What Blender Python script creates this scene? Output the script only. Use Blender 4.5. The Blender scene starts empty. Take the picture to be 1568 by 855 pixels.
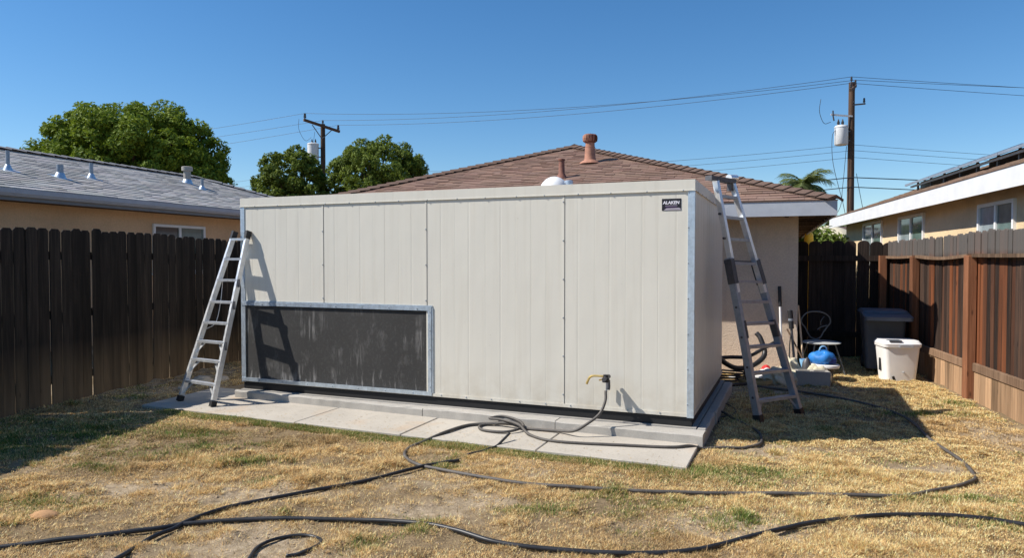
import bpy, math, random
import numpy as np
from mathutils import Vector, Matrix

R = math.radians
random.seed(7)
rng = np.random.default_rng(7)
sc = bpy.context.scene
COL = sc.collection

# ------------------------------------------------------------------ camera
cam_d = bpy.data.cameras.new('camera')
cam_d.lens = 24.64
cam_d.sensor_width = 36.0
cam_d.clip_end = 3000
cam = bpy.data.objects.new('camera', cam_d)
cam.location = (0, 0, 1.6)
cam.rotation_euler = (R(90 - 1.468), 0, 0)
COL.objects.link(cam)
sc.camera = cam

# ------------------------------------------------------------------ sky and sun
SUN_EL, SUN_TRAVEL = 46.0, 4.5          # elevation; direction the light travels, degrees from +X
wd = bpy.data.worlds.new('World'); sc.world = wd; wd.use_nodes = True
nt = wd.node_tree; nt.nodes.clear()
sky = nt.nodes.new('ShaderNodeTexSky'); sky.sky_type = 'NISHITA'; sky.sun_disc = False
sky.sun_elevation = R(SUN_EL); sky.sun_rotation = R(270 - SUN_TRAVEL)
sky.altitude = 100; sky.air_density = 1.0; sky.dust_density = 0.1; sky.ozone_density = 4.0
bg = nt.nodes.new('ShaderNodeBackground'); bg.inputs['Strength'].default_value = 0.098
out = nt.nodes.new('ShaderNodeOutputWorld')
hs = nt.nodes.new('ShaderNodeHueSaturation'); hs.inputs['Saturation'].default_value = 1.24
nt.links.new(sky.outputs[0], hs.inputs['Color']); nt.links.new(hs.outputs[0], bg.inputs[0]); nt.links.new(bg.outputs[0], out.inputs[0])
sun_d = bpy.data.lights.new('sun', 'SUN'); sun_d.energy = 5.0; sun_d.angle = R(0.53)
sun_d.color = (1.0, 0.945, 0.86)
sun = bpy.data.objects.new('sun', sun_d); COL.objects.link(sun)
ldir = Vector((math.cos(R(SUN_TRAVEL)) * math.cos(R(SUN_EL)), math.sin(R(SUN_TRAVEL)) * math.cos(R(SUN_EL)), -math.sin(R(SUN_EL))))
sun.rotation_euler = ldir.to_track_quat('-Z', 'Y').to_euler()
sun.location = (-20, -2, 20)
sc.view_settings.view_transform = 'Standard'; sc.view_settings.look = 'None'
sc.view_settings.exposure = 0.45; sc.view_settings.gamma = 1.0
sc.render.engine = 'CYCLES'

# ------------------------------------------------------------------ materials
MATS = {}
class NT:
    def __init__(s, name):
        s.m = bpy.data.materials.new(name); s.m.use_nodes = True
        s.t = s.m.node_tree; s.b = s.t.nodes['Principled BSDF']
        MATS[name] = s.m
    def n(s, typ, **kw):
        x = s.t.nodes.new(typ)
        for k, v in kw.items(): setattr(x, k, v)
        return x
    def l(s, a, b): s.t.links.new(a, b)
    def coords(s, scale=(1, 1, 1), rand=False, kind='Object'):
        tc = s.n('ShaderNodeTexCoord'); mp = s.n('ShaderNodeMapping')
        mp.inputs['Scale'].default_value = scale
        s.l(tc.outputs[kind], mp.inputs['Vector'])
        if rand:
            oi = s.n('ShaderNodeObjectInfo'); mu = s.n('ShaderNodeMath', operation='MULTIPLY'); mu.inputs[1].default_value = 91.7
            s.l(oi.outputs['Random'], mu.inputs[0]); s.l(mu.outputs[0], mp.inputs['Location'])
        return mp.outputs[0]
    def noise(s, vec, scale=5, detail=5, rough=.6):
        x = s.n('ShaderNodeTexNoise'); x.inputs['Scale'].default_value = scale; x.inputs['Detail'].default_value = detail
        x.inputs['Roughness'].default_value = rough; s.l(vec, x.inputs['Vector']); return x.outputs['Fac']
    def ramp(s, fac, stops):
        x = s.n('ShaderNodeValToRGB'); e = x.color_ramp.elements
        while len(e) > 2: e.remove(e[-1])
        while len(e) < len(stops): e.new(.5)
        for el, (p, c) in zip(e, stops):
            el.position = p; el.color = (c, c, c, 1) if not hasattr(c, '__len__') else (*c[:3], 1)
        s.l(fac, x.inputs[0]); return x.outputs[0]
    def mix(s, fac, a, b, mode='MIX'):
        x = s.n('ShaderNodeMix', data_type='RGBA', blend_type=mode)
        for sock, v in ((x.inputs[0], fac), (x.inputs[6], a), (x.inputs[7], b)):
            if hasattr(v, 'node'): s.l(v, sock)
            elif hasattr(v, '__len__'): sock.default_value = (*v[:3], 1)
            else: sock.default_value = v
        return x.outputs[2]
    def bump(s, h, strength=.3, dist=.01):
        x = s.n('ShaderNodeBump'); x.inputs['Strength'].default_value = strength; x.inputs['Distance'].default_value = dist
        s.l(h, x.inputs['Height']); s.l(x.outputs[0], s.b.inputs['Normal'])
    def fin(s, col=None, rough=.7, metal=0., spec=.4):
        if col is not None:
            if hasattr(col, 'node'): s.l(col, s.b.inputs['Base Color'])
            else: s.b.inputs['Base Color'].default_value = (*col, 1)
        if hasattr(rough, 'node'): s.l(rough, s.b.inputs['Roughness'])
        else: s.b.inputs['Roughness'].default_value = rough
        s.b.inputs['Metallic'].default_value = metal
        s.b.inputs['Specular IOR Level'].default_value = spec
        return s.m

def mul(c, k): return tuple(min(1, v * k) for v in c)

def m_simple(name, col, rough=.6, metal=0., var=.18, scale=6, spec=.4, bump=0, bscale=60):
    s = NT(name); v = s.coords(rand=True)
    f = s.noise(v, scale, 6, .65)
    c = s.ramp(f, [(.3, mul(col, 1 - var)), (.7, mul(col, 1 + var))])
    if bump:
        s.bump(s.noise(v, bscale, 4), bump, .004)
    r = s.ramp(f, [(.25, max(.05, rough - .08)), (.8, min(1, rough + .08))])
    return s.fin(c, r, metal, spec)

def m_wood(name, dark, light, dust=None, dusth=.45, rough=.85, red=None, silver=None):
    s = NT(name)
    v = s.coords((26, 26, 1.1), rand=True); g = s.noise(v, 1.6, 7, .65)
    v2 = s.coords((9, 9, .7), rand=True); b = s.noise(v2, 1.0, 4, .6)
    c = s.ramp(g, [(.25, mul(dark, .55)), (.5, dark), (.78, light)])
    oi = s.n('ShaderNodeObjectInfo')
    rv = s.ramp(oi.outputs['Random'], [(0, .50), (.5, 1.0), (1, 1.65)])
    c = s.mix(1.0, c, rv, 'MULTIPLY')
    if red:
        rr = s.n('ShaderNodeMath', operation='MULTIPLY'); rr.inputs[1].default_value = 7.31
        s.l(oi.outputs['Random'], rr.inputs[0]); fr = s.n('ShaderNodeMath', operation='FRACT'); s.l(rr.outputs[0], fr.inputs[0])
        k = s.ramp(fr.outputs[0], [(.42, 0), (.85, .85)])
        k2 = s.mix(1.0, k, s.ramp(b, [(.35, .25), (.65, 1.0)]), 'MULTIPLY')
        c = s.mix(k2, c, red)
    c = s.mix(s.ramp(b, [(.52, 0), (.75, .55)]), c, mul(light, 1.15))
    if silver:   # weathered grey pickets' heads
        tc = s.n('ShaderNodeTexCoord'); sp = s.n('ShaderNodeSeparateXYZ'); s.l(tc.outputs['Object'], sp.inputs[0])
        k = s.ramp(s.n('ShaderNodeMath', operation='DIVIDE').outputs[0], [(0, 0), (1, 1)])
        mp = s.n('ShaderNodeMapRange'); s.l(sp.outputs['Z'], mp.inputs[0]); mp.inputs[1].default_value = 1.60; mp.inputs[2].default_value = 1.72
        c = s.mix(mp.outputs[0], c, s.mix(.85, c, silver))
    if dust:
        tc = s.n('ShaderNodeTexCoord'); sp = s.n('ShaderNodeSeparateXYZ'); s.l(tc.outputs['Object'], sp.inputs[0])
        mp = s.n('ShaderNodeMapRange'); s.l(sp.outputs['Z'], mp.inputs[0]); mp.inputs[1].default_value = 0.0; mp.inputs[2].default_value = dusth
        mp.inputs[3].default_value = 1; mp.inputs[4].default_value = 0
        k = s.mix(1.0, mp.outputs[0], s.ramp(b, [(.3, .35), (.65, 1)]), 'MULTIPLY')
        c = s.mix(k, c, dust)
    # knots
    kv = s.coords((7, 7, 2.2), rand=True); vo = s.n('ShaderNodeTexVoronoi'); vo.inputs['Scale'].default_value = 1.0; s.l(kv, vo.inputs['Vector'])
    c = s.mix(s.ramp(vo.outputs['Distance'], [(.03, .75), (.10, 0)]), c, mul(dark, .35))
    s.bump(g, .55, .006)
    return s.fin(c, rough, 0, .25)

def m_tint(name, col, rough=.9, var=.2, scale=40, bump=.3):
    """colour varies per piece through the 'tint' attribute"""
    s = NT(name); v = s.coords()
    at = s.n('ShaderNodeAttribute', attribute_name='tint')
    f = s.noise(v, scale, 5, .7)
    c = s.ramp(f, [(.3, mul(col, 1 - var)), (.7, mul(col, 1 + var))])
    c = s.mix(1.0, c, at.outputs['Color'], 'MULTIPLY')
    big = s.noise(v, .7, 3)
    c = s.mix(1.0, c, s.ramp(big, [(.3, .86), (.7, 1.1)]), 'MULTIPLY')
    if bump: s.bump(f, bump, .006)
    return s.fin(c, rough, 0, .2)

def m_stucco(name, col, base=None):
    s = NT(name); v = s.coords()
    f = s.noise(v, 55, 5, .7); b = s.noise(v, 1.3, 5, .6)
    c = s.ramp(b, [(.3, mul(col, .88)), (.7, mul(col, 1.08))])
    c = s.mix(1.0, c, s.ramp(f, [(.3, .86), (.62, 1.05)]), 'MULTIPLY')
    st = s.noise(s.coords((9, 9, .6)), 1.4, 4)
    c = s.mix(s.ramp(st, [(.58, 0), (.8, .3)]), c, mul(col, .62))
    s.bump(f, .9, .012)
    return s.fin(c, .92, 0, .2)

def m_leaf(name, a, b, trans=.25):
    s = NT(name)
    at = s.n('ShaderNodeAttribute', attribute_name='tint')
    c = s.mix(at.outputs['Fac'], a, b)
    s.fin(c, .68, 0, .2)
    tr = s.n('ShaderNodeBsdfTranslucent'); s.l(s.mix(.5, c, (.25, .33, .03)), tr.inputs['Color'])
    mx = s.n('ShaderNodeMixShader'); mx.inputs[0].default_value = trans
    o = s.t.nodes['Material Output']
    s.l(s.b.outputs[0], mx.inputs[1]); s.l(tr.outputs[0], mx.inputs[2]); s.l(mx.outputs[0], o.inputs['Surface'])
    return s.m

def m_concrete(name, col, pores=True, stain=None):
    s = NT(name); v = s.coords()
    big = s.noise(v, 1.1, 6, .62); fine = s.noise(v, 90, 5, .75); mid = s.noise(v, 9, 6, .7)
    c = s.ramp(big, [(.28, mul(col, .82)), (.72, mul(col, 1.1))])
    c = s.mix(1.0, c, s.ramp(fine, [(.3, .84), (.68, 1.06)]), 'MULTIPLY')
    c = s.mix(s.ramp(mid, [(.54, 0), (.72, .5)]), c, mul(col, .62))
    if stain:
        g = s.noise(s.coords((1, 1, 1)), 1.9, 3)
        c = s.mix(s.ramp(g, [(.56, 0), (.70, .4)]), c, stain)
    s.bump(fine, .5, .004)
    return s.fin(c, .9, 0, .25)

def m_panel():
    s = NT('painted_panel'); v = s.coords()
    col = (.660, .632, .558)
    big = s.noise(v, .8, 5, .6); smear = s.noise(s.coords((14, 14, .5)), 1.2, 5, .6); fine = s.noise(v, 130, 3)
    c = s.ramp(big, [(.3, mul(col, .965)), (.7, mul(col, 1.02))])
    c = s.mix(s.ramp(smear, [(.50, 0), (.78, .24)]), c, (.45, .40, .31))
    tc = s.n('ShaderNodeTexCoord'); sp = s.n('ShaderNodeSeparateXYZ'); s.l(tc.outputs['Object'], sp.inputs[0])
    mp = s.n('ShaderNodeMapRange'); s.l(sp.outputs['Z'], mp.inputs[0]); mp.inputs[1].default_value = .22; mp.inputs[2].default_value = .62
    mp.inputs[3].default_value = .62; mp.inputs[4].default_value = 0
    c = s.mix(s.mix(1.0, mp.outputs[0], s.ramp(s.noise(v, 6, 6), [(.35, .1), (.7, 1)]), 'MULTIPLY'), c, (.42, .36, .27))
    vo = s.n('ShaderNodeTexVoronoi'); vo.inputs['Scale'].default_value = 5.5; s.l(v, vo.inputs['Vector'])
    c = s.mix(s.ramp(vo.outputs['Distance'], [(.018, .35), (.04, 0)]), c, (.3, .26, .2))
    s.bump(s.noise(s.coords((1, 1, .45)), 2.6, 2), .30, .02)
    return s.fin(c, s.ramp(fine, [(.3, .36), (.7, .50)]), 0, .45)

def m_screen():
    s = NT('dark_screen'); v = s.coords()
    col = (.030, .029, .028)
    weave = s.n('ShaderNodeTexWave', wave_type='BANDS', bands_direction='X'); weave.inputs['Scale'].default_value = 34; weave.inputs['Distortion'].default_value = 1.5
    s.l(v, weave.inputs['Vector'])
    weave2 = s.n('ShaderNodeTexWave', wave_type='BANDS', bands_direction='Z'); weave2.inputs['Scale'].default_value = 34; weave2.inputs['Distortion'].default_value = 1.5
    s.l(v, weave2.inputs['Vector'])
    w = s.mix(.5, weave.outputs['Color'], weave2.outputs['Color'])
    c = s.mix(w, mul(col, .6), mul(col, 1.9))
    c = s.mix(s.ramp(s.noise(v, 1.6, 5), [(.35, 0), (.75, .4)]), c, (.062, .060, .057))
    c = s.mix(s.ramp(s.noise(v, 38, 4, .8), [(.5, 0), (.75, .4)]), c, (.10, .098, .095))
    c = s.mix(s.ramp(s.noise(s.coords((5, 5, 2)), 1.0, 6, .75), [(.56, 0), (.74, .55)]), c, (.17, .165, .16))
    # chalky streaks, run down
    st = s.noise(s.coords((10, 10, .9)), 1.3, 6, .7); pt = s.noise(v, 2.1, 3)
    k = s.mix(1.0, s.ramp(st, [(.50, 0), (.66, .8)]), s.ramp(pt, [(.53, 0), (.66, 1)]), 'MULTIPLY')
    c = s.mix(k, c, (.30, .29, .28))
    # chalk splash along the foot
    tc = s.n('ShaderNodeTexCoord'); sp = s.n('ShaderNodeSeparateXYZ'); s.l(tc.outputs['Object'], sp.inputs[0])
    mp = s.n('ShaderNodeMapRange'); s.l(sp.outputs['Z'], mp.inputs[0]); mp.inputs[1].default_value = .28; mp.inputs[2].default_value = .48
    mp.inputs[3].default_value = 1; mp.inputs[4].default_value = 0
    k2 = s.mix(1.0, mp.outputs[0], s.ramp(s.noise(s.coords((16, 16, 3)), 1.0, 5), [(.57, 0), (.66, .75)]), 'MULTIPLY')
    c = s.mix(k2, c, (.36, .35, .34))
    s.bump(w, .5, .003)
    return s.fin(c, .75, 0, .3)

def m_metal(name, col, rough=.35, metal=.85, scratch=.25):
    s = NT(name); v = s.coords(rand=True)
    f = s.noise(v, 18, 6, .7); b = s.noise(s.coords((60, 60, 3), rand=True), 1.0, 3)
    c = s.ramp(f, [(.3, mul(col, 1 - scratch)), (.7, mul(col, 1 + scratch * .5))])
    r = s.ramp(b, [(.3, rough - .07), (.7, rough + .12)])
    return s.fin(c, r, metal, .5)

def m_glass(name, col=(.03, .04, .045)):
    s = NT(name); v = s.coords()
    c = s.ramp(s.noise(v, 2.0, 3), [(.3, mul(col, .7)), (.7, mul(col, 1.4))])
    s.bump(s.noise(v, 1.6, 2), .05, .02)
    return s.fin(c, .08, 0, .6)

panel_m = m_panel(); screen_m = m_screen()
galv = m_metal('galvanised_steel', (.58, .66, .74), .40, .7)
alu = m_metal('aluminium', (.80, .81, .82), .38, .75, .15)
alu_dull_shade = m_metal('dull_shade_aluminium', (.36, .41, .48), .45, .6, .2)  # dull metal, darkened and blued to paint in the right ladder's skylit shade
steel_dk = m_metal('dark_steel', (.10, .10, .11), .5, .5)
black_pl = m_simple('black_plastic', (.02, .02, .022), .5)
skirt_m = m_simple('black_skirt', (.012, .012, .013), .6)
hose_m = m_simple('black_rubber_hose', (.022, .022, .024), .42, var=.4, scale=9)
hose_g = m_simple('dusty_grey_hose', (.085, .076, .068), .6, var=.35, scale=9)
conc = m_concrete('pale_concrete', (.46, .42, .36), stain=(.46, .32, .2))
conc3 = m_concrete('worn_kerb_concrete', (.42, .395, .355))
conc2 = m_concrete('grey_concrete', (.36, .34, .31))
stucco_h = m_stucco('tan_stucco', (.66, .535, .42))
stucco_l = m_stucco('peach_stucco', (.68, .46, .28))
stucco_r = m_stucco('cream_stucco', (.74, .565, .35))
fascia_g = m_simple('blue_grey_fascia', (.40, .42, .46), .6, var=.08)
fascia_w = m_simple('white_fascia', (.66, .665, .67), .55, var=.07, scale=3)
fascia_lg = m_simple('grey_gutter', (.17, .18, .19), .5, var=.12)
soffit_m = m_wood('brown_soffit', (.10, .07, .05), (.17, .12, .08))
sh_brown = m_tint('brown_shingle', (.225, .145, .112))
sh_grey = m_tint('grey_shingle', (.37, .362, .355))
sh_tan = m_tint('tan_shingle', (.27, .19, .14))
cap_m = m_simple('ridge_cap_shingle', (.12, .075, .055), .9, var=.3, scale=30, bump=.4)
cap_g = m_simple('grey_cap_shingle', (.19, .19, .20), .9, var=.3, scale=30, bump=.4)
wood_l = m_wood('weathered_dark_picket', (.017, .0135, .011), (.050, .038, .030), dust=(.21, .145, .085), dusth=.70)
wood_r = m_wood('red_brown_picket', (.032, .020, .015), (.095, .050, .030), red=(.27, .082, .026), silver=(.105, .096, .088))
wood_post = m_wood('red_fence_post', (.15, .062, .03), (.25, .11, .055))
wood_rail = m_wood('brown_fence_rail', (.17, .105, .065), (.30, .20, .13))
wood_kick = m_wood('tan_kickboard', (.28, .175, .10), (.40, .26, .155))
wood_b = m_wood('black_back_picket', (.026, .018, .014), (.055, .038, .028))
wood_pole = m_wood('creosoted_pole', (.055, .034, .024), (.12, .075, .05))
stick_m = m_wood('bare_wood_handle', (.42, .31, .20), (.58, .45, .30))
terra = m_simple('terracotta', (.37, .175, .115), .75, var=.25, scale=8, bump=.2)
terra_dk = m_simple('rusty_vent', (.17, .07, .05), .75, var=.35, scale=8)
rust_pipe = m_simple('rusty_pipe', (.20, .085, .06), .75, var=.35, scale=14)
white_pl = m_simple('white_plastic', (.80, .785, .76), .42, var=.05, scale=5)
white_pt = m_simple('white_paint', (.78, .78, .77), .45, var=.06, scale=5)
blue_pl = m_simple('blue_plastic', (.02, .17, .50), .6, var=.35, scale=12, bump=.5, bscale=20)
blue_lt = m_simple('pale_blue_plastic', (.25, .48, .72), .4, var=.1)
navy_pl = m_simple('charcoal_blue_plastic', (.095, .108, .13), .5, var=.15)
red_pl = m_simple('red_paint', (.55, .03, .03), .4)
pipe_m = m_metal('shade_dark_pipe', (.28, .32, .37), .5, .6)  # steel colour darkened to put shade on the roof vent pipes
chair_m = m_metal('grey_chair_metal', (.16, .17, .17), .5, .4)
brass = m_metal('brass', (.62, .45, .16), .42, .7)
canvas = m_simple('cream_canvas', (.55, .50, .37), .9, var=.2, scale=7, bump=.5)
rag_w = m_simple('white_cloth', (.66, .65, .64), .9, var=.1, bump=.4)
rock_m = m_simple('tan_rock', (.42, .36, .29), .9, var=.25, scale=14, bump=.6)
rock_o = m_simple('orange_rock', (.44, .25, .12), .9, var=.25, scale=14, bump=.6)
dirt_m = m_simple('dirt_clod', (.34, .25, .165), .95, var=.25, scale=14, bump=.6)
trans_m = m_simple('pale_transformer_paint', (.62, .63, .64), .45, var=.08)
ins_m = m_simple('dark_insulator', (.05, .045, .045), .3)
wire_m = m_simple('black_wire', (.03, .03, .033), .5)
solar_m = m_simple('solar_cell', (.012, .016, .03), .15, var=.2)
glass_d = m_glass('dark_glass')
glass_s = m_glass('curtained_glass', (.26, .31, .33))
glass_g = m_glass('green_glass', (.10, .15, .14))
yellow_m = m_simple('yellow_paint', (.68, .43, .03), .5)
bark = m_wood('bark', (.10, .07, .05), (.17, .13, .10))
leaf_a = m_leaf('bright_green_leaf', (.045, .10, .014), (.235, .30, .030))
leaf_b = m_leaf('olive_green_leaf', (.05, .09, .018), (.215, .265, .042))
palm_m = m_leaf('palm_leaf', (.06, .10, .03), (.20, .22, .09))
shrub_m = m_leaf('shrub_leaf', (.06, .10, .03), (.17, .20, .08))
ltext = m_simple('pale_lettering', (.75, .73, .80), .5, var=.03)
lblack = m_simple('label_black', (.014, .012, .018), .4)
lpurple = m_simple('label_purple', (.045, .02, .07), .4)
lmauve = m_simple('label_mauve', (.38, .34, .40), .4)

# ------------------------------------------------------------------ mesh building
def rotz(a): return Matrix.Rotation(a, 4, 'Z')
class MB:
    def __init__(s): s.v = []; s.f = []; s.tint = None; s.smooth = False
    def add(s, vs, fs):
        o = len(s.v); s.v.extend(tuple(v) for v in vs); s.f.extend(tuple(i + o for i in f) for f in fs); return s
    def box(s, c, size, rot=None):
        x, y, z = (k / 2 for k in size)
        vs = [Vector((a, b, d)) for a in (-x, x) for b in (-y, y) for d in (-z, z)]
        if rot is not None: vs = [rot @ v for v in vs]
        c = Vector(c)
        return s.add([v + c for v in vs], [(0, 1, 3, 2), (4, 6, 7, 5), (0, 4, 5, 1), (2, 3, 7, 6), (0, 2, 6, 4), (1, 5, 7, 3)])
    def bbox(s, lo, hi):
        return s.box([(a + b) / 2 for a, b in zip(lo, hi)], [b - a for a, b in zip(lo, hi)])
    def bev(s, lo, hi, b=.004):
        """box with chamfered vertical and horizontal edges"""
        (x0, y0, z0), (x1, y1, z1) = lo, hi
        def ring(z, i): return [(x0 + i + b, y0 + i, z), (x1 - i - b, y0 + i, z), (x1 - i, y0 + i + b, z), (x1 - i, y1 - i - b, z), (x1 - i - b, y1 - i, z), (x0 + i + b, y1 - i, z), (x0 + i, y1 - i - b, z), (x0 + i, y0 + i + b, z)]
        rs = [ring(z0, b), ring(z0 + b, 0), ring(z1 - b, 0), ring(z1, b)]
        vs = [p for r in rs for p in r]; fs = [tuple(range(7, -1, -1)), tuple(range(24, 32))]
        for k in range(3):
            for i in range(8):
                j = (i + 1) % 8; fs.append((k * 8 + i, k * 8 + j, k * 8 + 8 + j, k * 8 + 8 + i))
        return s.add(vs, fs)
    def bar(s, a, b, w, d, up=(0, 0, 1)):
        """rectangular bar from a to b, w wide along side direction, d along the other"""
        a, b = Vector(a), Vector(b); t = (b - a).normalized(); up = Vector(up)
        sd = t.cross(up)
        if sd.length < 1e-4: sd = t.cross(Vector((1, 0, 0)))
        sd.normalize(); n = sd.cross(t)
        q = [(-w / 2, -d / 2), (w / 2, -d / 2), (w / 2, d / 2), (-w / 2, d / 2)]
        vs = [p + sd * x + n * y for p in (a, b) for x, y in q]
        return s.add(vs, [(3, 2, 1, 0), (4, 5, 6, 7), (0, 1, 5, 4), (1, 2, 6, 5), (2, 3, 7, 6), (3, 0, 4, 7)])
    def tube(s, pts, r, n=8, caps=True):
        pts = [Vector(p) for p in pts]; rs = r if hasattr(r, '__len__') else [r] * len(pts)
        prev = None; base = len(s.v)
        for i, p in enumerate(pts):
            t = (pts[min(i + 1, len(pts) - 1)] - pts[max(i - 1, 0)]).normalized()
            if prev is None:
                ref = Vector((0, 0, 1)) if abs(t.z) < .9 else Vector((1, 0, 0))
                prev = t.cross(ref).normalized()
            sd = (prev - t * prev.dot(t)).normalized(); prev = sd; up = t.cross(sd)
            for k in range(n):
                a = 2 * math.pi * k / n; s.v.append(tuple(p + (sd * math.cos(a) + up * math.sin(a)) * rs[i]))
        for i in range(len(pts) - 1):
            for k in range(n):
                j = (k + 1) % n; s.f.append((base + i * n + k, base + i * n + j, base + i * n + n + j, base + i * n + n + k))
        if caps:
            s.f.append(tuple(base + k for k in range(n - 1, -1, -1))); s.f.append(tuple(base + (len(pts) - 1) * n + k for k in range(n)))
        return s
    def lathe(s, prof, n=24, c=(0, 0, 0), caps=True):
        base = len(s.v); c = Vector(c)
        for r, z in prof:
            for k in range(n):
                a = 2 * math.pi * k / n; s.v.append((c.x + r * math.cos(a), c.y + r * math.sin(a), c.z + z))
        for i in range(len(prof) - 1):
            for k in range(n):
                j = (k + 1) % n; s.f.append((base + i * n + k, base + i * n + j, base + i * n + n + j, base + i * n + n + k))
        if caps:
            s.f.append(tuple(base + k for k in range(n - 1, -1, -1))); s.f.append(tuple(base + (len(prof) - 1) * n + k for k in range(n)))
        return s
    def prism(s, poly, a, b, axis='z'):
        n = len(poly)
        def mk(p, h): return {'z': (p[0], p[1], h), 'y': (p[0], h, p[1]), 'x': (h, p[0], p[1])}[axis]
        vs = [mk(p, a) for p in poly] + [mk(p, b) for p in poly]
        fs = [tuple(range(n - 1, -1, -1)), tuple(range(n, 2 * n))] + [(i, (i + 1) % n, n + (i + 1) % n, n + i) for i in range(n)]
        return s.add(vs, fs)
    def mesh(s, name, mat, smooth=False):
        me = bpy.data.meshes.new(name); me.from_pydata(s.v, [], s.f); me.materials.append(mat)
        if s.tint is not None:
            at = me.attributes.new('tint', 'FLOAT_COLOR', 'FACE')
            at.data.foreach_set('color', np.asarray(s.tint, 'f').ravel())
        if smooth or s.smooth:
            me.polygons.foreach_set('use_smooth', [True] * len(me.polygons))
            if smooth != 'all':
                try: me.set_sharp_from_angle(angle=R(40))
                except Exception: pass
        me.update(); return me
    def build(s, name, mat, parent=None, smooth=False):
        return link(name, s.mesh(name, mat, smooth), parent)

def fix_normals(me):
    import bmesh
    bm = bmesh.new(); bm.from_mesh(me); bmesh.ops.recalc_face_normals(bm, faces=bm.faces); bm.to_mesh(me); bm.free()
def link(name, data, parent=None, loc=None, rot=None):
    o = bpy.data.objects.new(name, data); COL.objects.link(o)
    if parent is not None: o.parent = parent
    if loc is not None: o.location = loc
    if rot is not None: o.rotation_euler = rot
    return o
def tag(o, label=None, cat=None, group=None, kind=None):
    if label: o['label'] = label
    if cat: o['category'] = cat
    if group: o['group'] = group
    if kind: o['kind'] = kind
    return o
def thing(name, label, cat, loc=(0, 0, 0), rz=0., group=None):
    o = link(name, None, None, loc, (0, 0, rz)); o.empty_display_size = .2
    return tag(o, label, cat, group)
def catmull(pts, n=8):
    P_ = [Vector(p) for p in pts]; P_ = [P_[0] * 2 - P_[1]] + P_ + [P_[-1] * 2 - P_[-2]]; o = []
    for i in range(1, len(P_) - 2):
        a, b, c, d = P_[i - 1:i + 3]
        for k in range(n):
            t = k / n
            o.append(.5 * ((2 * b) + (c - a) * t + (2 * a - 5 * b + 4 * c - d) * t * t + (3 * b - a - 3 * c + d) * t ** 3))
    o.append(P_[-2]); return o

# ------------------------------------------------------------------ numpy noise and ground height
def _h(ix, iy, seed):
    n = (ix * 374761393 + iy * 668265263 + seed * 144665) & 0x7fffffff
    n = ((n ^ (n >> 13)) * 1274126177) & 0x7fffffff
    return ((n ^ (n >> 16)) & 0xffff) / 65535.0
def vnoise(x, y, seed=0):
    x = np.asarray(x, float); y = np.asarray(y, float)
    ix = np.floor(x).astype(np.int64); iy = np.floor(y).astype(np.int64); fx = x - ix; fy = y - iy
    fx = fx * fx * (3 - 2 * fx); fy = fy * fy * (3 - 2 * fy)
    a = _h(ix, iy, seed); b = _h(ix + 1, iy, seed); c = _h(ix, iy + 1, seed); d = _h(ix + 1, iy + 1, seed)
    return (a * (1 - fx) + b * fx) * (1 - fy) + (c * (1 - fx) + d * fx) * fy
def fbm(x, y, seed=0, oct=4):
    t = 0; amp = .5; s_ = 0
    for o in range(oct):
        t = t + amp * vnoise(x * 2 ** o + 13.7 * o, y * 2 ** o - 7.1 * o, seed + o); s_ += amp; amp *= .5
    return t / s_
C0 = np.array((1.58, 6.09)); CY = R(22)
def cool_uv(x, y):
    dx, dy = x - C0[0], y - C0[1]
    return dx * math.cos(CY) - dy * math.sin(CY), dx * math.sin(CY) + dy * math.cos(CY)
def mounds(x, y): return np.clip(fbm(x * 5.5, y * 6.5, 203, 2) - .48, 0, 1) * .085
def ground_h(x, y):
    h = (fbm(x * .7, y * .7, 3) - .5) * .05 + (fbm(x * 4, y * 4, 9, 3) - .5) * .022 + (fbm(x * 16, y * 16, 19, 2) - .5) * .010 + mounds(x, y)
    u, v = cool_uv(x, y)
    k = np.clip(np.maximum.reduce([-5.9 - u, u - .3, -1.05 - v, v - 3.0]) / .35, 0, 1)   # flat beside the slab
    far = np.clip((np.hypot(x, y) - 14) / 6, 0, 1)
    return h * k * (1 - far) + .026 * (1 - k)
def gh(x, y): return float(ground_h(np.array([x]), np.array([y]))[0])

# ------------------------------------------------------------------ ground
def axis(lo, hi, step, far):
    a = list(np.arange(lo, hi, step)); d = step
    b = [];  x = hi
    while x < far: b.append(x); d *= 1.35; x += d
    b.append(far); d = step; c = []; x = lo - d
    while x > -far: c.append(x); d *= 1.35; x -= d
    c.append(-far)
    return np.array(sorted(c + a + b))
gx = axis(-6.4, 6.8, .055, 600.); gy = axis(2.2, 12.6, .055, 600.)
GX, GY = np.meshgrid(gx, gy); GZ = ground_h(GX, GY)
nx_, ny_ = len(gx), len(gy)
gv = np.stack([GX.ravel(), GY.ravel(), GZ.ravel()], 1)
ii = (np.arange(ny_ - 1)[:, None] * nx_ + np.arange(nx_ - 1)[None, :]).ravel()
gf = np.stack([ii, ii + 1, ii + 1 + nx_, ii + nx_], 1)
def np_mesh(name, verts, faces, mat, smooth=True, check=True):
    me = bpy.data.meshes.new(name); nf, k = faces.shape
    me.vertices.add(len(verts)); me.vertices.foreach_set('co', verts.astype('f').ravel())
    me.loops.add(nf * k); me.loops.foreach_set('vertex_index', faces.astype('i').ravel())
    me.polygons.add(nf); me.polygons.foreach_set('loop_start', np.arange(0, nf * k, k).astype('i'))
    try: me.polygons.foreach_set('loop_total', np.full(nf, k, 'i'))
    except Exception: pass
    me.polygons.foreach_set('use_smooth', np.full(nf, smooth))
    me.materials.append(mat); me.update(calc_edges=True)
    if check: me.validate()
    return me
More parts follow.
